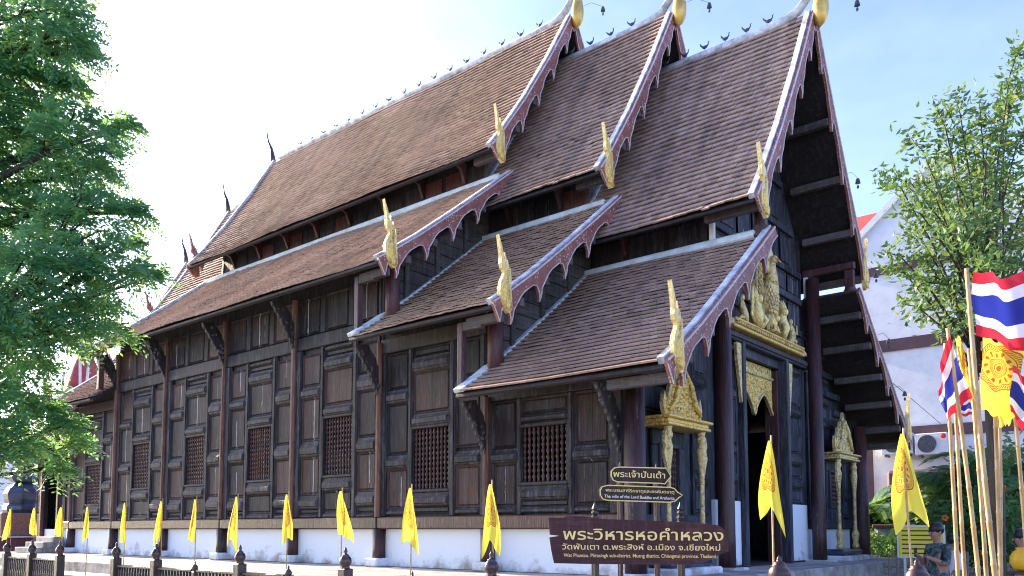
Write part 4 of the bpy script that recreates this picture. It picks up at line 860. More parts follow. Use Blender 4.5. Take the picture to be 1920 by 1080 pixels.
# ------------------------------------------------------------------ fence along the court, with flags on its posts
FY = -9.65
fence = thing('low_fence', 'low dark wooden fence with rounded post finials running in front of the temple', 'fence', (-5, FY, 0))
def fpost(x, h, w=.075, jar=False):
    b = MB()
    if h > 1.2: b.box(x - w, x + w, FY - w, FY + w, .0, h - (.35 if jar else .28), .012)
    else: b.box(x - .04, x + .04, FY - .04, FY + .04, .0, h - .17, .01)
    p = b.build('post', 'fencepost', fence); k = MB()
    if jar: pr = [(.06, -.12), (.06, -.02), (.075, .0), (.09, .04), (.095, .075), (.088, .11), (.06, .142), (.066, .15), (.048, .158), (.052, .168), (.03, .178), (.02, .19), (.023, .2), (.003, .235)]
    else: pr = [(.055, 0), (.06, .015), (.05, .03), (.075, .06), (.083, .1), (.07, .145), (.045, .17), (.05, .178), (.03, .19), (.018, .2), (.026, .225), (.02, .25), (.003, .285)]
    s = 1.0 if h > 1.2 else .6; z = h - (.35 if jar else .285) * s
    if h > 1.2 and jar: k.lathe((x, FY, h - .235), pr, 16)
    else: k.lathe((x, FY, z), [(r * s, q * s) for r, q in pr], 14)
    k.build('finial', 'jar' if jar else 'finial', p, True)
for x in (-13.5, -12.1, -10.69, -8.25, -6.78, -4.24, -1.78, .74): fpost(x, 1.37)
for x in (-5.52, -3.02, -.52, 2.4): fpost(x, 1.1)
for x in (3.99, 5.07): fpost(x, 1.38, .085, True)
fb = MB().lathe((0, 0, 0), [(.018, 0), (.024, .1), (.03, .2), (.018, .26), (.03, .34), (.032, .46), (.02, .52), (.026, .6), (.018, .7)], 6).mesh('baluster', M['fencepost'], smooth=True)
nb_ = 0
for a, b in ((-13.5, -12.1), (-12.1, -10.69), (-8.25, -6.78), (-6.78, -5.52), (-5.52, -4.24), (-4.24, -3.02), (-3.02, -1.78), (-1.78, -.52), (-.52, .74), (.74, 2.4), (2.4, 3.99)):
    zt = 1.0 if a < -9 else .96
    rl = MB().box(a + .078, b - .078, FY - .03, FY + .03, zt - .04, zt + .005, .008).build('rail', 'fencepost', fence); MB().box(a + .078, b - .078, FY - .025, FY + .025, .12, .17, .008).build('rail', 'fencepost', fence)
    n = max(6, int((b - a) / .11)) if b < 1 else 6
    for k in range(n):
        o = bpy.data.objects.new('baluster', fb); COL.objects.link(o); o.parent = rl; o.location = Vector((a + .1 + (k + .5) * (b - a - .2) / n, FY, .17)) - fence.location; o.scale = (1, 1, (zt - .21) / .7); nb_ += 1

def flag_mesh(name, nu, nv, fn, mat):
    vs = []; uv = []; fs = []
    for j in range(nv + 1):
        for i in range(nu + 1):
            a, b = i / nu, j / nv; vs.append(fn(a, b)); uv.append((a, b))
    for j in range(nv):
        for i in range(nu): k = j * (nu + 1) + i; fs.append((k, k + 1, k + nu + 2, k + nu + 1))
    me = bpy.data.meshes.new(name); me.from_pydata([tuple(map(float, v)) for v in vs], [], fs); ul = me.uv_layers.new(name='UVMap')
    for lp in me.loops: ul.data[lp.index].uv = uv[lp.vertex_index]
    me.materials.append(M[mat]); me.polygons.foreach_set('use_smooth', [True] * len(me.polygons)); me.update(); return me
rt = Vector(_r); 
ORD = ['first', 'second', 'third', 'fourth', 'fifth', 'sixth', 'seventh', 'eighth', 'ninth', 'tenth', 'eleventh', 'twelfth']
FL = [(22, -13.49, 2.10, 1.42), (67, -12.15, 2.10, 1.48), (117, -10.79, 2.09, 1.45), (167, -9.57, 2.08, 1.43), (237, -8.04, 2.12, 1.43), (305, -6.72, 2.12, 1.44), (370, -5.62, 2.13, 1.46), (446, -4.42, 2.14, 1.46), (541, -3.13, 2.14, 1.46), (640, -1.93, 2.15, 1.5), (771, -.60, 2.15, 1.47), (922, .70, 2.15, 1.47)]
def small_flag(x, zt, zb, y, label, grp, lean=0., sw=1., wid=.17, sd_=0, mat='yellow', skew=0., pole0=.0):
    o = thing('yellow_flag', label, 'flag', (x, y, 0), grp); rr = random.Random(sd_)
    MB().tube([(x - lean, y, pole0), (x - lean * .4, y, .9), (x, y, zt - .3), (x + .005, y, zt)], .0085, 6).build('pole', 'stick', o)
    ph = rr.uniform(0, 6); h = zt - zb - .05; tw = rr.uniform(.4, 1.3); bend = rr.uniform(-.25, .25); hem = rr.uniform(.0, .2)
    def fn(a, b):
        # limp cloth hanging from its top corner: narrow at the head, folded, lower hem askew
        v = 1 - b; w = wid * (.08 + .92 * v ** .8) * (1 - .25 * v ** 4); s = (a - .5 + skew * v + bend * math.sin(v * 3.1) * .5) * w * 1.5
        dep = .035 * math.sin(a * 5 * tw + ph + v * 1.5) * v ** .6 + .018 * math.sin(a * 10 + ph * 2) * v
        z = zt - .05 - h * v + .09 * (a - .5) * v * rr_s - hem * abs(a - .45) * v * 2 + .02 * math.sin(a * 9 + ph) * v
        p = Vector((x, y - .03, z)) + rt * s + Vector((-_f[0], -_f[1], 0)) * dep; return p
    rr_s = rr.choice((-1, 1)) * rr.uniform(.6, 1.4)
    me = flag_mesh('cloth', 16, 16, fn, mat); c = bpy.data.objects.new('cloth', me); COL.objects.link(c); c.parent = o; c.location = -o.location
    return o
for i, (u, x, zt, zb) in enumerate(FL):
    small_flag(x, zt, zb, FY + .05, f'small yellow flag with red wheel, {ORD[i]} from the photo\'s left edge along the fence', 'yellow flags along the fence', R.uniform(-.09, .09), 1, R.uniform(.095, .2), i * 3 + 1, skew=R.uniform(-.5, .5), pole0=.0)
def larger_flag(u, x, zt, zb, label, wid, sd_, skew, lean): small_flag(x, zt, zb, FY + .1, label, 'yellow flags along the fence', lean, 1, wid, sd_, 'yellow', skew)
larger_flag(1447, 3.9, 2.42, 1.8, 'yellow flag on a stick in front of the dark doorway', .17, 71, .05, .0)
larger_flag(1712, 4.98, 2.4, 1.74, 'yellow flag on a stick beside the bamboo poles, before the palms', .2, 75, .25, -.1)
# ------------------------------------------------------------------ sign boards
def text_mesh(txt, size, mat, width=None, depth=.004):
    """brush lettering: the strokes are laid several times at slightly different weights so that overlapping contours close up"""
    import bmesh
    bm = bmesh.new(); w0 = None
    for i, off in enumerate((0, .004, .008, -.003)):
        cu = bpy.data.curves.new('lettering', 'FONT'); cu.body = txt; cu.size = size; cu.extrude = depth; cu.align_x = 'CENTER'; cu.offset = size * off
        o = bpy.data.objects.new('lettering', cu); COL.objects.link(o); bpy.context.view_layer.update()
        me = bpy.data.meshes.new_from_object(o.evaluated_get(bpy.context.evaluated_depsgraph_get())); bpy.data.objects.remove(o); bpy.data.curves.remove(cu)
        co_ = np.empty(len(me.vertices) * 3); me.vertices.foreach_get('co', co_); co_ = co_.reshape(-1, 3)
        if w0 is None: w0 = (co_[:, 0].min(), co_[:, 0].max())
        sx_ = width / (w0[1] - w0[0]) if width else 1; co_[:, 0] = (co_[:, 0] - (w0[0] + w0[1]) / 2) * sx_; co_[:, 2] -= .0006 * i
        me.vertices.foreach_set('co', co_.ravel()); bm.from_mesh(me); bpy.data.meshes.remove(me)
    me = bpy.data.meshes.new('lettering'); bm.to_mesh(me); bm.free(); me.materials.clear(); me.materials.append(M[mat])
    me.polygons.foreach_set('material_index', [0] * len(me.polygons)); me.update(); return me
class Board:
    """a signboard plane: origin, facing the court with the camera's own yaw plus turn"""
    def __init__(s, u, v, d, turn=0., roll=0.):
        s.o = Vector(at(u, v, d)); a = YAW + turn; s.x = Vector((math.cos(a), math.sin(a), roll)).normalized(); s.n = Vector((math.sin(a), -math.cos(a), 0)); s.z = s.n.cross(s.x) * -1; s.z = s.x.cross(s.n) * -1
        if s.z.z < 0: s.z = -s.z
    def pt(s, a, b, t): return s.o + s.x * a + s.z * b + s.n * t
    def mat(s, a, b, t): m = Matrix((s.x, s.z, s.n)).transposed().to_4x4(); m.translation = s.pt(a, b, t); return m
def put_text(B, a, b, t, txt, size, width, parent, mat='lettering'):
    me = text_mesh(txt, size, mat, width); o = bpy.data.objects.new('lettering', me); COL.objects.link(o); o.parent = parent; o['kind'] = 'stuff'
    m = B.mat(a, b, t); m.translation = m.translation - wloc(parent); o.matrix_basis = m; return o
D1 = 8.6; k1 = D1 / FPX
B1 = Board(1196, 1014, D1, .0, -.008)
sg = thing('name_sign', 'wide maroon wooden signboard lettered in gold Thai script on two posts', 'sign', (B1.o.x, B1.o.y, 0))
out = [(-169, -44), (-150, -45), (60, -42), (120, -40), (150, -22), (167, -18), (168, 18), (150, 30), (100, 36), (0, 40), (-60, 41), (-110, 45), (-140, 43), (-150, 40), (-169, 42), (-166, 12), (-168, 8), (-160, 6), (-168, 3), (-162, -18), (-160, -44)]
out = [(-157, -43), (-100, -44), (40, -44), (108, -43), (132, -36), (150, -26), (170, -18), (169, 17), (152, 30), (120, 34), (60, 37), (-10, 39), (-60, 40), (-100, 45), (-132, 46), (-142, 42), (-168, 42), (-165, 10), (-148, 8), (-166, 5), (-162, -20)]
m = MB(); m.prism([(a * k1, b * k1) for a, b in out], lambda a, b, t: tuple(B1.pt(a, b, t)), -.03, 0); BO = fixn(m.build('board', 'signwood', sg))
put_text(B1, 10 * k1, 1.5 * k1, .001, 'พระวิหารหอคำหลวง', .16, 300 * k1, sg); put_text(B1, 6 * k1, -17 * k1, .001, 'วัดพันเตา ต.พระสิงห์ อ.เมือง จ.เชียงใหม่', .082, 296 * k1, sg); put_text(B1, 4 * k1, -31 * k1, .001, 'Wat Phantao. Phrasingh sub-district. Muang district. Chiangmai province. Thailand.', .052, 286 * k1, sg)
for a in (-79, 83):
    p = B1.pt(a * k1, 0, -.07); w = .033; q = MB(); q.box(p.x - w, p.x + w, p.y - w, p.y + w, 0, 1.6 + .085, .008); q.lathe((p.x, p.y, 1.685), [(.032, 0), (.042, .035), (.042, .05), (.026, .06), (.04, .085), (.04, .1), (.022, .112), (.034, .13), (.004, .2)], 8); q.build('post', 'fencepost', sg)
D2 = 9.6; k2 = D2 / FPX
B2 = Board(1200, 908, D2, .06, -.03)
s2 = thing('arrow_signs', 'pair of small dark arrow-shaped signboards with gilt edges and script, one over the other', 'sign', (B2.o.x, B2.o.y, 0))
for i, (ys, o2, wx) in enumerate(((17, [(-56, -4), (-52, -12), (-44, -15), (40, -15), (48, -16), (60, 0), (50, 16), (-40, 15), (-50, 13), (-56, 6)], None), (-18, [(-75, -6), (-70, -13), (-62, -15), (60, -15), (70, -12), (78, -4), (84, 0), (74, 6), (68, 13), (60, 15), (-62, 15), (-72, 12), (-76, 4)], None))):
    P2 = [((a + (0 if i == 0 else -1)) * k2, (b + ys) * k2) for a, b in o2]
    m = MB(); m.prism(P2, lambda a, b, t: tuple(B2.pt(a, b, t)), -.022, 0); b_ = fixn(m.build('board', 'signdark', s2)); MB().tube([B2.pt(a * .975 if 1 else a, (b - ys * k2) * .93 + ys * k2, .002) for a, b in P2 + P2[:1]], .0065, 5).build('gilt_edge', 'lettering', b_)
put_text(B2, -2 * k2, 12.5 * k2, .003, 'พระเจ้าปันเต้า', .1, 98 * k2, s2); put_text(B2, 0, -15.5 * k2, .003, 'พระบรมสารีริกธาตุและอรหันตธาตุ', .05, 130 * k2, s2); put_text(B2, 0, -27 * k2, .003, 'The relic of the Lord Buddha and Arahanta.', .05, 134 * k2, s2, 'letteringw')
for a in (-37, 33):
    p = B2.pt(a * k2, 0, -.05); w = .026; q = MB(); q.box(p.x - w, p.x + w, p.y - w, p.y + w, 0, 2.25, .006); q.lathe((p.x, p.y, 2.25), [(.026, 0), (.034, .03), (.02, .06), (.003, .14)], 6); q.build('post', 'redpost', s2)
# ------------------------------------------------------------------ bamboo poles with national and temple flags
def bamboo_pole(u0, v0, u1, v1, d, label, r=.022, d1=None):
    a = Vector(at(u0, v0, d)); b = Vector(at(u1, v1, d1 or d)); dr = (b - a).normalized(); a = a - dr * (a.z / dr.z); L = (b - a).length
    o = thing('bamboo_pole', label, 'pole', tuple(a), 'bamboo flag poles'); n = int(L / .32); pth = []; rad = []
    bx = Vector((R.uniform(-1, 1), R.uniform(-1, 1), 0)) * .03
    for i in range(n):
        t0 = i / n
        for e, rr in ((.0, 1.16), (.04, .96), (.5, .93), (.96, 1.0)):
            q = (i + e) / n; pth.append(a + (b - a) * q + bx * math.sin(q * math.pi)); rad.append(r * rr * (1 - .32 * q))
    m = MB(); m.tube(pth, rad, 8); m.build('culm', 'bamboo', o, True); return o, a, b
POLES = [('thickest pale bamboo pole leaning left, carrying the large raised tricolour flag', 1872, 1080, 1812, 500, 6.4, .025, None), ('bamboo pole nearest the yellow stick flag', 1795, 1080, 1772, 640, 6.9, .021, None), ('second bamboo pole from the yellow stick flag, thin and upright', 1810, 1080, 1788, 700, 7.3, .021, None), ('bamboo pole whose top carries the drooping tricolour flag', 1828, 1080, 1776, 612, 6.6, .022, None), ('darker bamboo pole with a bare top between the flags', 1846, 1080, 1816, 650, 7.0, .022, None), ('straight bamboo pole under the large yellow wheel flag', 1877, 1080, 1862, 640, 6.7, .023, None), ('twin bamboo pole crossing behind the yellow wheel flag', 1870, 1080, 1872, 700, 7.2, .022, None), ('bamboo pole by the photo\'s right edge with a slipping tricolour flag', 1925, 1080, 1895, 690, 6.6, .021, None)]
for lab, u0, v0, u1, v1, d, r, d1 in POLES: bamboo_pole(u0, v0, u1, v1, d, lab, r, d1)
def cloth_flag(name, label, corners, d, mat, amp=.05, wav=2.2, ph=0., nu=26, nv=18, grp=None, dn=0., sag=0.):
    """corners in photo px: hoist-bottom, fly-bottom, fly-top, hoist-top, carried out to depth d"""
    C_ = [Vector(at(u, v, d + (dn if i in (1, 2) else 0))) for i, (u, v) in enumerate(corners)]; back = Vector((-_f[0], -_f[1], 0))
    def fn(a, b):
        p = (C_[0] * (1 - a) + C_[1] * a) * (1 - b) + (C_[3] * (1 - a) + C_[2] * a) * b
        p = p + back * (amp * math.sin(a * wav * 3.14 + ph + b * 1.1) * (a ** .5) + amp * .45 * math.sin(a * wav * 6.1 + b * 4 + ph) * a ** .5 + amp * .3 * math.sin(b * 7 + a * 5 + ph)); p.z -= sag * math.sin(a * math.pi) + .012 * math.sin(a * 15 + ph); return p
    me = flag_mesh('cloth', nu, nv, fn, mat); org = C_[3]; o = bpy.data.objects.new(name, me); COL.objects.link(o); me.transform(Matrix.Translation(-org)); o.location = org; tag(o, label, 'flag', grp); return o
TG = 'tricolour flags on bamboo poles'
cloth_flag('tricolour_flag', 'large red, white and blue striped flag spread out highest on the poles', [(1828, 628), (1960, 660), (1955, 506), (1822, 510)], 6.42, 'thai', .07, 2.4, .3, grp=TG, sag=.03)
cloth_flag('tricolour_flag', 'drooping red, white and blue flag hanging folded beside the white building', [(1822, 742), (1770, 800), (1757, 736), (1778, 624)], 6.6, 'thai', .04, 2.0, 1.2, grp=TG)
cloth_flag('tricolour_flag', 'tricolour flag cut off by the photo\'s right edge, hanging diagonally', [(1893, 770), (1960, 850), (1965, 730), (1898, 682)], 6.5, 'thai', .05, 2.0, 2.2, grp=TG)
cloth_flag('tricolour_flag', 'small limp tricolour flag mostly hidden behind the drooping one', [(1830, 782), (1790, 776), (1794, 748), (1826, 744)], 7.4, 'thai', .04, 2.0, .2, grp=TG)
YG = 'large yellow wheel flags on bamboo poles'
cloth_flag('wheel_flag', 'large yellow flag printed with a red wheel below the raised tricolour flag', [(1838, 766), (1906, 784), (1916, 640), (1842, 630)], 6.55, 'yellowbig', .035, 1.4, 2.0, grp=YG, sag=.02)
cloth_flag('wheel_flag', 'plain lower fold of yellow flag hanging behind the wheel flag', [(1872, 800), (1902, 794), (1912, 720), (1866, 716)], 6.66, 'yellowbig', .05, 1.6, .7, grp=YG)
cloth_flag('wheel_flag', 'narrow strip of yellow flag between the drooping tricolour and the bare bamboo top', [(1828, 752), (1812, 744), (1790, 640), (1800, 630)], 6.85, 'yellowbig', .04, 1.3, 2.7, grp=YG)
# ------------------------------------------------------------------ trees
def leaf_cloud(name, mat, parent, V, F, tone):
    me = bpy.data.meshes.new(name); me.from_pydata((V - np.array(wloc(parent))).tolist(), [], F.tolist()); me.materials.append(M[mat])
    me.attributes.new('tone', 'FLOAT', 'POINT').data.foreach_set('value', tone.astype(np.float32)); me.update()
    o = bpy.data.objects.new(name, me); COL.objects.link(o); o.parent = parent; o['kind'] = 'stuff'; return o
def unit(a): return a / np.maximum(1e-9, np.linalg.norm(a, axis=-1, keepdims=True))
def feather_sprays(C, D, n_leaf, length, ll, lw, droop):
    """pinnate sprays: rachis from C along D, drooping, with paired leaflets"""
    n = len(C); D = unit(D); t = (np.arange(n_leaf // 2) + .6) / (n_leaf // 2); L = length * NP.uniform(.7, 1.25, n)
    side = unit(np.cross(D, np.array([0, 0, 1.]) + NP.normal(0, .35, (n, 3)))); nor = np.cross(side, D)
    Vs, Ts = [], []
    tone0 = np.clip(NP.normal(.42, .2, n), 0, .95)
    for tt in t:
        p = C + D * (L * tt)[:, None]; p = p.copy(); p[:, 2] -= droop * (tt ** 2) * L
        for s in (-1, 1):
            d = unit(side * s + D * .55 + NP.normal(0, .22, (n, 3)) + np.array([0, 0, -.25])); w = unit(np.cross(d, nor + NP.normal(0, .3, (n, 3)))); l = ll * (1 - .45 * abs(tt - .45)) * NP.uniform(.8, 1.2, n)
            a = p; b = p + d * (l * .5)[:, None] + w * (lw * .5); c = p + d * l[:, None]; e = p + d * (l * .5)[:, None] - w * (lw * .5)
            Vs.append(np.stack([a, b, c, e], 1).reshape(-1, 3)); Ts.append(np.repeat(np.clip(tone0 + NP.normal(0, .08, n), 0, 1), 4))
    V = np.concatenate(Vs); return V, np.arange(len(V)).reshape(-1, 4), np.concatenate(Ts)
# the big feathery tree at the photo's left edge: boughs reach out from a trunk that stands just outside the frame
base = Vector(at(-260, 1080, 11.5)); base.z = 0
TR = thing('feathery_tree', 'tall feathery-leaved tree overhanging the temple\'s rear end from the photo\'s left edge', 'tree', tuple(base))
tk = MB(); tp = [base, base + Vector((.1, .05, 1.5)), base + Vector((.0, .2, 3.2)), base + Vector((.3, .1, 5.5)), base + Vector((.2, .3, 8))]
tk.tube(tp, [.38, .3, .27, .2, .1], 12)
CL = [(20, 40, .95), (95, 25, .7), (125, 75, .45), (-40, 150, 1.1), (60, 150, .8), (125, 165, .35), (30, 250, .9), (130, 265, .7), (195, 255, .45), (228, 235, .28), (100, 330, .8), (180, 320, .55), (-50, 380, 1.1), (60, 430, .9), (150, 420, .75), (220, 400, .4), (110, 510, .8), (200, 500, .55), (262, 512, .3), (40, 540, .85), (180, 575, .5), (150, 610, .45), (215, 625, .35), (-30, 640, 1.0), (25, 600, .5), (20, 745, .7), (75, 770, .5), (115, 800, .42), (60, 830, .45), (15, 840, .5), (140, 835, .22), (-80, 800, .9), (-120, 250, 1.2), (-150, 550, 1.3), (105, 880, .18), (280, 520, .2), (255, 400, .2), (245, 460, .25), (150, 100, .22), (80, 690, .3), (110, 640, .4)]
Cs, Ds = [], []
for (u, v, r) in CL:
    d = 11.5 + R.uniform(-1.1, 1.1); c = np.array(at(u, v, d)); st_ = Vector(tp[min(4, max(1, int((c[2]) / 2)))]); cv = Vector(c); mid = (st_ + cv) / 2 + Vector((R.uniform(-.2, .2), R.uniform(-.2, .2), .35))
    tk.tube([st_, mid, cv], [.07 + .05 * r, .04 + .02 * r, .012], 6)
    for k in range(int(4 * r + 2)):
        e = cv + Vector(NP.normal(0, 1, 3)).normalized() * r * .8; tk.tube([cv * .6 + mid * .4, (cv + e) / 2 + Vector((0, 0, .08)), e], [.02, .012, .005], 4)
    r = max(.12, r - .16); n = int(470 * r ** 2.0 + 24); q = NP.normal(0, 1, (n, 3)); q = unit(q) * (NP.uniform(0, 1, (n, 1)) ** .45) * r; q[:, 2] *= .8
    # leaf layers: foliage gathers in tiers with gaps between
    q[:, 2] = q[:, 2] * .55 + np.round(q[:, 2] / .34) * .34 * .45
    Cs.append(c + q); dd = unit(q + np.array([.1, 0, .05])) * .8 + np.array([.35, .15, -.15]) + NP.normal(0, .4, (n, 3)); Ds.append(dd)
tk.build('trunk', 'bark', TR, True)
V, F, tn = feather_sprays(np.concatenate(Cs), np.concatenate(Ds), 14, .34, .105, .036, .45); leaf_cloud('crown', 'leafL', TR, V, F, tn)
# the small broad-leaved tree behind the bamboo poles
base = Vector(at(1862, 1080, 10.2)); base.z = 0
TB = thing('broad_leaved_tree', 'young broad-leaved tree with upright shoots behind the flags', 'tree', tuple(base)); tk = MB()
hub = Vector(at(1850, 640, 10.2)); tk.tube([base, (base + hub) / 2 + Vector((.06, 0, 0)), hub], [.11, .085, .07], 9)
tips = [(1755, 200, 0), (1790, 175, 0), (1815, 240, .3), (1836, 190, -.2), (1772, 260, .2), (1672, 330, -.2), (1650, 322, 0), (1700, 250, .2), (1690, 385, -.3), (1665, 500, .1), (1655, 470, 0), (1712, 470, .2), (1740, 400, .3), (1780, 330, -.3), (1860, 300, .2), (1885, 180, .3), (1912, 85, 0), (1905, 150, .2), (1925, 240, -.2), (1935, 350, .2), (1910, 420, -.3), (1880, 480, .3), (1820, 420, -.4), (1760, 520, .2), (1705, 545, -.2), (1690, 570, 0), (1730, 600, .2), (1790, 560, -.3), (1840, 540, .4), (1900, 560, .1), (1940, 500, -.2), (1800, 470, .5), (1850, 380, -.5), (1745, 320, .4), (1890, 330, .5), (1960, 420, .3), (1980, 300, 0), (1780, 610, .3), (1775, 630, 0), (1720, 330, -.4), (1860, 230, -.2), (1870, 600, .3), (1830, 600, -.4), (1895, 620, -.2), (1810, 360, .1), (1838, 460, .2), (1770, 450, .1), (1730, 520, -.1), (1880, 410, .1), (1700, 430, .2), (1795, 410, -.6), (1850, 500, -.6), (1900, 490, .4), (1760, 380, .6), (1825, 310, .5), (1740, 560, .4), (1815, 520, .7), (1870, 540, .8)]
LV, LT = [], []
for u, v, dd in tips:
    tip = Vector(at(u, v, 10.2 + dd * 2.2)); st_ = hub + Vector((R.uniform(-.15, .15), R.uniform(-.15, .15), R.uniform(-.5, .6))); L = (tip - st_).length; mid = st_ + (tip - st_) * .5 + Vector((0, 0, .12 * L)); mid2 = st_ + (tip - st_) * .8 + Vector((0, 0, .11 * L))
    pth = [st_, mid, mid2, tip]; tk.tube(pth, [.022, .013, .008, .003], 5)
    n = int(L * 50 + 24)
    for i in range(n):
        q = .28 + .72 * (i + .5) / n; seg = min(2, int(q * 3)); f = q * 3 - seg; p = pth[seg] * (1 - f) + pth[seg + 1] * f
        ax = (pth[seg + 1] - pth[seg]).normalized(); ang = i * 2.4; e1 = ax.orthogonal().normalized(); e2 = ax.cross(e1); d = (e1 * math.cos(ang) + e2 * math.sin(ang) + ax * .7 + Vector((0, 0, -.35)) + Vector(NP.normal(0, .3, 3))).normalized()
        l = R.uniform(.07, .14); wd = l * .36; off = Vector(NP.normal(0, .085, 3)); w = d.cross(Vector((0, 0, 1)) + Vector(NP.normal(0, .6, 3))).normalized(); nn = d.cross(w) * (l * .1)
        for (pp) in (p + off,):
            LV += [pp, pp + d * l * .35 + w * wd * .5 + nn, pp + d * l * .72 + w * wd * .34 + nn, pp + d * l, pp + d * l * .72 - w * wd * .34 + nn, pp + d * l * .35 - w * wd * .5 + nn]; LT += [min(1, max(0, R.gauss(.5, .22)))] * 6
tk.build('trunk', 'bark', TB, True); LV = np.array([tuple(p) for p in LV]); leaf_cloud('crown', 'leafR', TB, LV, np.arange(len(LV)).reshape(-1, 6), np.array(LT))
# clumps of feather palms between the temple and the white building
def palm(u, v0, depth_y, h, nf, fl, label, sd_, stems=3):
    rr = random.Random(sd_); b = Vector(on(u, 1000, 'y', depth_y)); b.z = 0
    P = thing('feather_palm', label, 'palm', tuple(b), 'feather palms by the white building'); sm = MB(); LV, LT = [], []
    for s in range(stems):
        bb = b + Vector((rr.uniform(-.35, .35), rr.uniform(-.35, .35), 0)); hh = h * rr.uniform(.75, 1.05); top = bb + Vector((rr.uniform(-.3, .3), rr.uniform(-.2, .2), hh)); sm.tube([bb, (bb + top) / 2, top], [.06, .05, .045], 7)
        for k in range(nf):
            az = rr.uniform(0, 6.28); up = rr.uniform(.35, 1.25); L = fl * rr.uniform(.7, 1.15); d0 = Vector((math.cos(az) * math.cos(up), math.sin(az) * math.cos(up), math.sin(up))); p = top.copy(); pts = [p.copy()]; d = d0.copy()
            for i in range(10): p = p + d * L / 10; d = (d + Vector((0, 0, -.13 - .02 * i))).normalized(); pts.append(p.copy())
            sm.tube(pts, [.018] * 4 + [.012] * 4 + [.006] * 3, 4)
            tn = min(1, max(0, rr.gauss(.48, .2)))
            for i in range(34):
                q = .12 + .88 * i / 34; j = min(9, int(q * 10)); f = q * 10 - j; pp = pts[j] * (1 - f) + pts[j + 1] * f; ax = (pts[j + 1] - pts[j]).normalized(); sd = ax.cross(Vector((0, 0, 1))); sd = sd.normalized() if sd.length > .1 else Vector((1, 0, 0)); l = fl * .34 * (1 - abs(q - .45) * .9)
                for s_ in (-1, 1):
                    dl = (sd * s_ + ax * .9 + Vector((0, 0, .25))).normalized(); tip = pp + dl * l + Vector((0, 0, -.22 * l)); mi = pp + dl * l * .5; w = ax * .016
                    LV += [pp - w, mi - w * 1.3, tip, mi + w * 1.3, pp + w]; LT += [tn + rr.uniform(-.08, .08)] * 5
    sm.build('stems', 'palmstem', P, True); A = np.array([tuple(p) for p in LV]); leaf_cloud('fronds', 'leafP', P, A, np.arange(len(A)).reshape(-1, 5), np.clip(np.array(LT), 0, 1))
for i, (u, y, h, nf, fl, lab) in enumerate(((1640, 8.2, 2.2, 9, 1.5, 'feather palm close against the temple\'s far corner'), (1655, 9.0, 1.6, 8, 1.4, 'short feather palm filling the gap beside the temple corner'), (1735, 8.6, 1.7, 8, 1.3, 'feather palm under the two wall-mounted cooling units'), (1800, 6.0, 2.3, 10, 1.6, 'tall feather palm directly behind the thin bamboo poles'), (1845, 5.2, 2.6, 10, 1.7, 'feather palm behind the large yellow wheel flag'), (1905, 4.2, 2.4, 10, 1.6, 'feather palm at the photo\'s right edge behind the last pole'), (1700, 8.5, 1.5, 8, 1.3, 'low dark palm against the stained grey wall'))): palm(u, 0, y, h, nf, fl, lab, 40 + i)
# low leafy shrubs with orange flowers
def shrub(u, v, y, r, label, n, flowers=0, sd_=0):
    c = Vector(on(u, v, 'y', y)); b = Vector((c.x, c.y, 0)); P = thing('garden_shrub', label, 'shrub', tuple(b), 'garden shrubs by the picket fence'); rr = np.random.default_rng(sd_); st_ = MB()
    for k in range(7): e = c + Vector(rr.normal(0, r * .5, 3)); st_.tube([b, (b + e) / 2, e], [.02, .014, .005], 4)
    st_.build('stems', 'bark', P); C = np.array(c) + unit(rr.normal(0, 1, (n, 3))) * (rr.uniform(0, 1, (n, 1)) ** .4) * np.array([r, r, r * 1.1]); d = unit(rr.normal(0, 1, (n, 3)) + np.array([0, 0, -.1])); w = unit(np.cross(d, rr.normal(0, 1, (n, 3)))); l = rr.uniform(.09, .2, (n, 1))
    V = np.stack([C, C + d * l * .5 + w * l * .2, C + d * l, C + d * l * .5 - w * l * .2], 1).reshape(-1, 3); leaf_cloud('leaves', 'leafP', P, V, np.arange(len(V)).reshape(-1, 4), np.repeat(np.clip(rr.normal(.35, .2, n), 0, .95), 4))
    for k in range(flowers):
        q = np.array(c) + unit(rr.normal(0, 1, 3)) * r * .95; q[1] -= .15; f = MB()
        for j in range(5): a = j * 1.257; f.ell((q[0] + .045 * math.cos(a), q[1], q[2] + .045 * math.sin(a)), (.035, .012, .025), 6, 4)
        f.build('flower', 'flower', P)
for i, (u, v, y, r, lab, n, fw) in enumerate(((1800, 1000, 3.4, .75, 'dark green shrub behind the two visitors', 900, 1), (1850, 985, 3.0, .9, 'wide flowering shrub with orange blossoms behind the crossing bamboo poles', 1200, 7), (1905, 980, 2.4, .85, 'flowering shrub at the photo\'s right edge with orange blossoms', 1000, 6), (1640, 1035, 6.8, .5, 'small green shrub at the foot of the temple\'s far corner', 500, 0), (1840, 920, 5.0, 1.0, 'tall dark shrub mass behind the palms\' bases', 1000, 4), (1770, 950, 7.0, .7, 'dense shrub below the tall feather palm', 900, 2), (1900, 900, 4.5, 1.0, 'tall shrub rising behind the last bamboo pole', 900, 3))): shrub(u, v, y, r, lab, n, fw, i)
struct(MB().box(3.2, 40, -1.2, 14, .004, .12, .05).build('garden_bed', 'soil'))
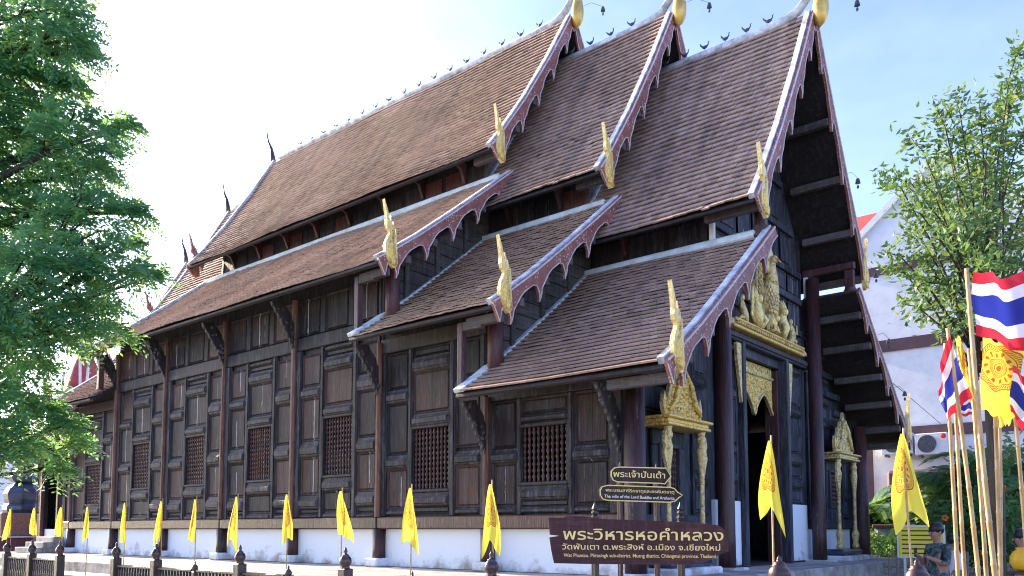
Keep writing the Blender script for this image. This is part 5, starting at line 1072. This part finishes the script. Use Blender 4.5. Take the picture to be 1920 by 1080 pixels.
# ------------------------------------------------------------------ white building behind, with its cooling units
WY = 14.0
def wy(u, v): p = on(u, v, 'y', WY); return float(p[0]), float(p[2])
WB = thing('white_building', 'tall white gabled building with maroon bands and red tiled roof behind the trees', 'building', (4, WY, 0))
x0, zc = wy(1600, 466); xr, zr = wy(1765, 335); x1 = x0 + 2 * (xr - x0); zr = zc + (xr + 3 - x0) * .9
gp = [(x0, 0), (x1 + 0, 0), (x1, zc), ((x0 + x1) / 2, zc + (x1 - x0) / 2 * .86), (x0, zc)]
fixn(MB().prism(gp, lambda a, b, t: (a, t, b), WY, WY + .3).build('wall', 'whitewall', WB)); MB().box(x0 + .01, x0 + .25, WY + .3, WY + 14, 0, zc - .1).build('wall', 'whitewall', WB); MB().box(x1 - .25, x1 - .01, WY + .3, WY + 14, 0, zc - .1).build('wall', 'whitewall', WB)
ct = ((x0 + x1) / 2, zc + (x1 - x0) / 2 * .86)
for s_, (xa, xb) in ((1, (x0, ct[0])), (-1, (x1, ct[0]))):   # verge copings and roof slopes
    m = MB(); za, zb_ = zc, ct[1]; m.add([(xa - .3 * s_, WY - .15, za - .26), (xb, WY - .15, zb_), (xb, WY + .35, zb_), (xa - .3 * s_, WY + .35, za - .26), (xa - .3 * s_, WY - .15, za + .02), (xb, WY - .15, zb_ + .28), (xb, WY + .35, zb_ + .28), (xa - .3 * s_, WY + .35, za + .02)], [(0, 1, 2, 3), (4, 5, 6, 7), (0, 1, 5, 4), (1, 2, 6, 5), (2, 3, 7, 6), (3, 0, 4, 7)]); fixn(m.build('coping', 'whitewall', WB))
    ro = MB(); ro.add([(xa - .5 * s_, WY + .36, za - .43), (xb, WY + .36, zb_), (xb, WY + 14, zb_), (xa - .5 * s_, WY + 14, za - .43)], [(0, 1, 2, 3)]); rf = ro.build('roof', 'redtile', WB)
    if s_ == 1:
        nrow = 24; ln = math.hypot(xb - xa + .5, zb_ - za + .43)
        for k in range(nrow):
            q = k / nrow; px = xa - .5 + (xb - xa + .5) * q; pz = za - .43 + (zb_ - za + .43) * q
            MB().tube([(px, WY + .4, pz + .05), (px, WY + 13.9, pz + .05)], .07, 6).build('tile_row', 'redtile', rf)
for (u, v, hb) in ((1640, 652, .42), (1640, 815, .38), (1640, 510, .3)):
    xx, z = wy(u, v); MB().box(x0 - .02, x1, WY - .06, WY - .001, z - hb / 2, z + hb / 2).build('band', 'maroon', WB)
for u in (1626, 1634): 
    xx, z = wy(u, 850); 
bk0 = Vector(on(1600, 412, 'y', 20.5)); bk1 = Vector(on(1662, 398, 'y', 20.5)); zl = float(on(1600, 452, 'y', 15)[2]); bx0, bx1 = bk0.x - 3, bk1.x + .3
rr2 = MB().add([(bx0, 15, zl), (bx1, 15, zl), (bx1, 20.5, bk0.z), (bx0, 20.5, bk0.z)], [(0, 1, 2, 3)]).build('rear_roof', 'redtile', WB)
for k in range(13):
    q = k / 13; MB().tube([(bx0, 15 + 5.5 * q, zl + (bk0.z - zl) * q + .04), (bx1, 15 + 5.5 * q, zl + (bk0.z - zl) * q + .04)], .09, 6).build('tile_row', 'redtile', rr2)
xx, _ = wy(1629, 850); MB().box(xx - .16, xx + .16, WY - .09, WY - .061, 0, wy(1640, 640)[1]).build('pilaster', 'maroon', WB)
xx, z = wy(1690, 905); MB().box(x0 + 1.2, x0 + 4.2, WY - 1.3, WY - .07, z - .3, z + .35, .1).build('awning', 'maroon', WB)
MB().box(x0 - .01, x1, WY - .05, WY - .001, 0, 2.2).build('dado', 'maroon', WB)
for i, (u, lab) in enumerate(((1688, 'grey wall-mounted cooling unit nearer the temple roof corner'), (1752, 'white wall-mounted cooling unit behind the yellow stick flag\'s top'))):
    xx, z = wy(u, 834); A = thing('cooling_unit', lab, 'air conditioner', (xx, WY - .3, z - .4), 'cooling units on the white building'); w = .5
    MB().box(xx - w, xx + w, WY - .5, WY - .12, z - .36, z + .36, .02).build('casing', 'white', A); g = MB()
    for r_ in (.06, .12, .18, .24, .29): g.tube([(xx - .12 + r_ * math.cos(a * .2618), WY - .515, z + r_ * math.sin(a * .2618)) for a in range(25)], .009, 4)
    g.build('fan_grille', 'fan', A); MB().prism([(xx - .12 + .3 * math.cos(a * .3142), z + .3 * math.sin(a * .3142)) for a in range(20)], lambda a, b, t: (a, t, b), WY - .508, WY - .495).build('fan', 'fan', A)
    for s_ in (-.35, .35): MB().box(xx + s_ - .03, xx + s_ + .03, WY - .55, WY - .061, z - .44, z - .37).build('bracket', 'fan', A)
    if i == 1: MB().ell((xx + .38, WY - .5, z + .24), (.09, .012, .09), 14, 6).build('round_label', 'redmark', A)
MB().tube([Vector(on(1640, 690, 'y', 6.3)), Vector(on(1700, 740, 'y', 9)), Vector(on(1770, 800, 'y', 13.8))], .012, 4).build('cable', 'fan', WB)
# stained garden wall
GY = 7.4; a0 = float(on(1640, 1000, 'y', GY)[0]); a1 = float(on(1735, 1000, 'y', GY)[0]); zt = float(on(1690, 990, 'y', GY)[2])
gw = thing('garden_wall', 'low blue-grey rendered wall streaked with damp beside the temple', 'wall', ((a0 + a1) / 2, GY, 0)); MB().box(a0, a1 + 12, GY, GY + .2, 0, zt, .02).build('render', 'bluewall', gw); MB().box(a0 - .05, a1 + 12, GY - .05, GY + .25, zt + .002, zt + .1, .02).build('coping', 'maroon', gw)
# picket fence of split bamboo
PF = thing('picket_fence', 'rough grey split-bamboo picket fence before the garden shrubs', 'fence', (4, 1.0, 0)); pm_ = MB().box(-.022, .022, -.012, .012, 0, 1, .006).mesh('picket', M['picket'])
fx0 = float(on(1665, 1060, 'y', 1.0)[0]); k = 0; x = fx0
while x < fx0 + 5.2:
    o = bpy.data.objects.new('picket', pm_); COL.objects.link(o); o.parent = PF; o.location = Vector((x, 1.0, .1)) - PF.location; o.scale = (R.uniform(.8, 1.3), 1, R.uniform(.85, 1.12)); o.rotation_euler = (0, R.uniform(-.04, .04), 0); x += R.uniform(.12, .2)
for z in (.45, .85): MB().tube([(fx0 - .1, 1.03, z), (fx0 + 5.3, 1.03, z + .03)], .018, 5).build('cross_rail', 'picket', PF)
nbp = Vector(on(1722, 1000, 'y', -.6)); NB = thing('notice_board', 'yellow notice board with dark lines of writing behind the man in camouflage', 'notice board', (nbp.x, nbp.y, 0))
bw = .33; zb0, zb1 = 1.12, 1.64; MB().box(nbp.x - bw, nbp.x + bw * 1.2, nbp.y, nbp.y + .03, zb0, zb1, .005).build('board', 'yellowboard', NB)
for a, b, c, d in ((-bw - .03, -bw, zb0 - .03, zb1 + .03), (bw * 1.2, bw * 1.2 + .03, zb0 - .03, zb1 + .03), (-bw, bw * 1.2, zb1, zb1 + .03), (-bw, bw * 1.2, zb0 - .03, zb0)): MB().box(nbp.x + a, nbp.x + b, nbp.y - .01, nbp.y + .035, c, d).build('frame', 'steel', NB)
for k in range(6):
    z = zb1 - .07 - k * .08; MB().box(nbp.x - bw + .05, nbp.x + bw * (.95 - .3 * (k % 3 == 2)), nbp.y - .003, nbp.y - .001, z - .012, z + .012).build('writing', 'ink', NB)
for s_ in (-.25, .3): MB().box(nbp.x + s_ - .02, nbp.x + s_ + .02, nbp.y + .031, nbp.y + .06, 0, zb0 + .2).build('post', 'steel', NB)
# ------------------------------------------------------------------ beyond the rear end: stupas, walls
def stupa(u, d, prof, n, name, label, mat='slate', zoff=0.):
    p = Vector(at(u, 1000, d)); o = thing(name, label, 'stupa', (p.x, p.y, 0)); return p, o
p, o = stupa(40, 34, None, 8, 'small_stupa', 'dark lacquered bell-shaped stupa on a magenta base below the rear eave')
k = 34 / FPX; zz = lambda v: 1.6 + (991 - v) * k
b = MB(); b.lathe((p.x, p.y, 0), [(q * k, zz(v)) for q, v in ((30, 962), (33, 955), (33, 948), (28, 943), (31, 936), (33, 925), (28, 915), (20, 908), (14, 905), (22, 902), (26, 894), (20, 884), (12, 876), (18, 872), (20, 866), (12, 856), (8, 840), (6, 800), (3, 740))], 8, .39); b.build('bell', 'slate', o)
b = MB(); b.box(p.x - 1.15, p.x + 1.15, p.y - 1.15, p.y + 1.15, zz(1004), zz(962) + .01, .03); b.build('band', 'brick', o); MB().box(p.x - 1.8, p.x + 1.5, p.y - 1.5, p.y + 1.5, 0, zz(1006), .03).build('base', 'purplewall', o); MB().box(p.x - 1.9, p.x + 1.6, p.y - 1.6, p.y + 1.6, zz(1006), zz(1004) - .004, .01).build('moulding', 'whitewall', o)
p, o = stupa(148, 42, None, 8, 'tall_stupa', 'tall dark stupa wrapped in red cloth with scaffold poles, seen through the leaves')
k = 42 / FPX
b = MB(); b.lathe((p.x, p.y, 0), [(r_ * k, z_) for r_, z_ in ((120, 0), (120, 2.0), (105, 2.2), (105, 3.6), (85, 3.8), (85, 5.0), (70, 5.2), (66, 6.2), (55, 6.4), (58, 7.4), (46, 7.7), (48, 8.4), (36, 8.8))], 12, .26); b.build('terraces', 'slate', o)
b = MB(); b.lathe((p.x, p.y, 0), [(30 * k, 8.8), (27 * k, 9.4), (22 * k, 10.0), (14 * k, 10.5), (6 * k, 12.2), (2 * k, 16)], 16); b.build('bell', 'redcloth', o, True)
for i in range(5):
    b = MB(); b.lathe((p.x, p.y, 0), [((122 - 17 * i) * k, 2.0 + 1.4 * i), ((122 - 17 * i) * k, 2.35 + 1.4 * i)], 12, .26); b.build('band', 'brownstone', o)
sc = thing('scaffold', 'pale metal scaffold poles standing against the tall red-wrapped stupa', 'scaffold', (p.x, p.y - 2.2, 0))
for uu, v0, v1, u2 in ((168, 660, 800, 155), (120, 700, 800, 108), (150, 640, 800, 150)): MB().tube([at(u2, v1 + 150, 37), at(u2, v1, 37), at(uu, v0, 37)], .06, 6).build('pole', 'steel', sc)
MB().tube([at(100, 740, 37), at(180, 715, 37)], .05, 6).build('pole', 'steel', sc)
q = Vector(at(-30, 1000, 52)); far = thing('white_pavilion', 'distant white-walled building past the small stupa at the photo\'s left edge', 'building', (q.x, q.y, 0)); MB().box(q.x - 6, q.x + 2.2, q.y - 1, q.y + 6, 0, 6.5, .05).build('wall', 'whitewall', far); MB().box(q.x - 6.5, q.x + 2.7, q.y - 1.5, q.y + 6.5, 6.5, 7, .1).build('roof', 'redtile', far)
cw = Vector(at(10, 1020, 31)); cwl = thing('compound_wall', 'magenta painted wall running behind the rear corner of the temple', 'wall', (cw.x, cw.y, 0)); MB().box(-45, -24.6, cw.y + 2.0, cw.y + 2.3, 0, 1.9, .02).build('render', 'purplewall', cwl); MB().box(-45, -24.55, cw.y + 1.95, cw.y + 2.35, 1.902, 2.0, .02).build('coping', 'concrete', cwl)
# ------------------------------------------------------------------ people
def body(name, label, pos, H, face, joints, cloth, sleeve):
    """one continuous skin from connected joints; face = heading of the person in the ground plane"""
    o = thing(name, label, 'person', tuple(pos)); me = bpy.data.meshes.new('body'); vs = []; es = []; rd = []; ix = {}
    fx = Vector((math.cos(face), math.sin(face), 0)); lx = Vector((-math.sin(face), math.cos(face), 0))
    for k, (f, l, z, r, par) in joints.items():
        ix[k] = len(vs); vs.append(Vector((0, 0, z * H)) + fx * f * H + lx * l * H); rd.append(r * H)
        if par: es.append((ix[par], ix[k]))
    me.from_pydata([tuple(v) for v in vs], es, []); ob = bpy.data.objects.new('body', me); COL.objects.link(ob); md = ob.modifiers.new('s', 'SKIN'); sk_ = me.skin_vertices[0].data
    for i, r in enumerate(rd): sk_[i].radius = (r, r); sk_[i].use_root = (i == 0)
    md.use_smooth_shade = True; sb = ob.modifiers.new('d', 'SUBSURF'); sb.levels = sb.render_levels = 2; bpy.context.view_layer.update()
    m2 = bpy.data.meshes.new_from_object(ob.evaluated_get(bpy.context.evaluated_depsgraph_get())); bpy.data.objects.remove(ob); m2.materials.clear()
    for c in ('skin', cloth[0], cloth[1], 'shoe'): m2.materials.append(M[c])
    jv = {k: vs[i] for k, i in ix.items()}
    for p in m2.polygons:
        c = p.center; z = c.z / H; near = min(jv, key=lambda k: (jv[k] - c).length)
        if z > .835 or near in ('head', 'chin', 'crown', 'neck'): mi = 0
        elif near.startswith(('hand', 'f1', 'f2', 'f3', 'f4', 'th')) or near.startswith('wrist'): mi = 0
        elif near.startswith('elbow') and not sleeve: mi = 0 if (jv[near] - c).length < .5 and near.startswith('elbow') and c.z < jv[near].z + .02 else 1
        elif z > .52 or near.startswith(('elbow', 'sh')): mi = 1
        elif z > .045: mi = 2
        else: mi = 3
        p.material_index = mi; p.use_smooth = True
    b = bpy.data.objects.new('body', m2); COL.objects.link(b); b.parent = o
    hd = jv['head']; h = MB(); hs = .068 * H; h.ell((hd.x - fx.x * .012 * H, hd.y - fx.y * .012 * H, hd.z + .03 * H), (hs * .98, hs * .98, hs * .92), 14, 10)
    hb = h.build('hair', 'hair', None, True); hb.parent = o
    e = MB()
    for s_ in (-1, 1):
        q = hd + fx * .056 * H + lx * s_ * .019 * H + Vector((0, 0, .004 * H)); e.ell(q, (.006 * H,) * 3, 6, 5)
    eb = e.build('eyes', 'hair', None); eb.parent = o
    n = MB(); q = hd + fx * .062 * H - Vector((0, 0, .012 * H)); n.ell(q, (.01 * H, .008 * H, .014 * H), 6, 5)
    for s_ in (-1, 1): n.ell(hd + lx * s_ * .052 * H - Vector((0, 0, .004 * H)), (.012 * H, .008 * H, .018 * H), 6, 5)
    nb = n.build('nose_and_ears', 'skin', None); nb.parent = o
    mo = MB(); mo.ell(hd + fx * .054 * H - Vector((0, 0, .033 * H)), (.006 * H, .013 * H, .004 * H), 6, 4); x_ = mo.build('mouth', 'redcl', None); x_.parent = o
    return o, jv, fx, lx
def joints(armL, armR, step=.05):
    j = {'pelvis': (0, 0, .53, .085, None), 'belly': (.008, 0, .61, .08, 'pelvis'), 'chest': (.005, 0, .72, .092, 'belly'), 'neckb': (-.004, 0, .815, .045, 'chest'), 'neck': (.006, 0, .855, .032, 'neckb'), 'chin': (.02, 0, .885, .045, 'neck'), 'head': (.016, 0, .93, .058, 'chin'), 'crown': (.008, 0, .965, .045, 'head')}
    for s, sg_ in (('L', 1), ('R', -1)):
        j['hip' + s] = (0, .05 * sg_, .5, .068, 'pelvis'); j['knee' + s] = (.02 * sg_ + .01, .055 * sg_, .28, .043, 'hip' + s); j['calf' + s] = (.01 * sg_, .055 * sg_, .2, .038, 'knee' + s); j['ank' + s] = (.015 * sg_ - .01, .055 * sg_, .045, .024, 'calf' + s); j['toe' + s] = (.075 + .015 * sg_, .06 * sg_, .02, .022, 'ank' + s)
        j['sh' + s] = (-.005, .105 * sg_, .79, .045, 'chest'); e, h = (armL if sg_ > 0 else armR)
        j['elbow' + s] = (e[0], e[1] * sg_, e[2], .03, 'sh' + s); j['wrist' + s] = (h[0], h[1] * sg_, h[2], .018, 'elbow' + s)
        d = Vector((h[0] - e[0], (h[1] - e[1]) * sg_, h[2] - e[2])).normalized() * .04; hp = (h[0] + d.x, h[1] * sg_ + d.y, h[2] + d.z); j['hand' + s] = (*hp, .02, 'wrist' + s)
        for q in range(4): j[f'f{q+1}' + s] = (hp[0] + d.x * (.9 + .15 * (q in (1, 2))) + .0, hp[1] + d.y + (q - 1.5) * .011, hp[2] + d.z * .95 + .0, .0052, 'hand' + s)
        j['th' + s] = (hp[0] + d.x * .25 + .012, hp[1] - .022 * sg_, hp[2] + d.z * .2 + .012, .006, 'wrist' + s)
    return j
leftdir = math.atan2(-_r[1], -_r[0])
pm1 = Vector(at(1757, 1000, 12.4)); pm1.z = 0; hgt = float(at(1757, 983, 12.4)[2])
man, jv, fx, lx = body('person', 'man in blue-grey camouflage shirt turned sideways, holding up a phone by the notice board', pm1, hgt, leftdir + .25, joints(((.02, .13, .64), (.13, .08, .69)), ((.03, .12, .64), (.14, .07, .70))), ('camo', 'jeans'), False)
hp = man.location + jv['handR'] + fx * .03; ph = MB(); ph.box(hp.x - .012, hp.x + .012, hp.y - .04, hp.y + .04, hp.z - .02, hp.z + .12, .004); tag(ph.build('phone', 'phone', org=tuple(hp)), 'black phone held up by the man in camouflage', 'phone')
pm2 = Vector(at(1786, 1010, 13.4)); pm2.z = 0
body('person', 'visitor in white shirt and dark red trousers standing just behind the man', pm2, 1.5, leftdir + math.pi, joints(((.02, .14, .62), (.08, .1, .55)), ((.0, .13, .62), (.02, .13, .48))), ('shirtw', 'redcl'), False)
pm3 = Vector(at(1918, 1010, 11.6)); pm3.z = 0
body('person', 'visitor in teal shirt and blue skirt partly cut off by the photo\'s right edge', pm3, 1.58, leftdir - .4, joints(((.02, .13, .62), (.09, .1, .58)), ((.0, .13, .62), (.02, .13, .48))), ('teal', 'bluecl'), False)
yb = Vector(at(1915, 1050, 10.5)); b = MB(); b.lathe((yb.x, yb.y, yb.z - .14), [(.05, 0), (.1, .03), (.135, .1), (.13, .18), (.09, .25), (.05, .27), (.06, .3)], 14); tag(b.build('yellow_jar', 'yball', org=(yb.x, yb.y, yb.z - .14), smooth=True), 'round yellow jar on a stand at the photo\'s right edge below the teal visitor', 'jar')
st_ = MB(); st_.box(yb.x - .15, yb.x + .15, yb.y - .15, yb.y + .15, yb.z - .18, yb.z - .142, .008); 
for a in (-1, 1):
    for c in (-1, 1): st_.box(yb.x + a * .12 - .02, yb.x + a * .12 + .02, yb.y + c * .12 - .02, yb.y + c * .12 + .02, 0, yb.z - .18)
so_ = thing('plant_stand', 'small dark wooden stand holding the yellow jar', 'stand', (yb.x, yb.y, 0)); st_.build('frame', 'fencepost', so_)
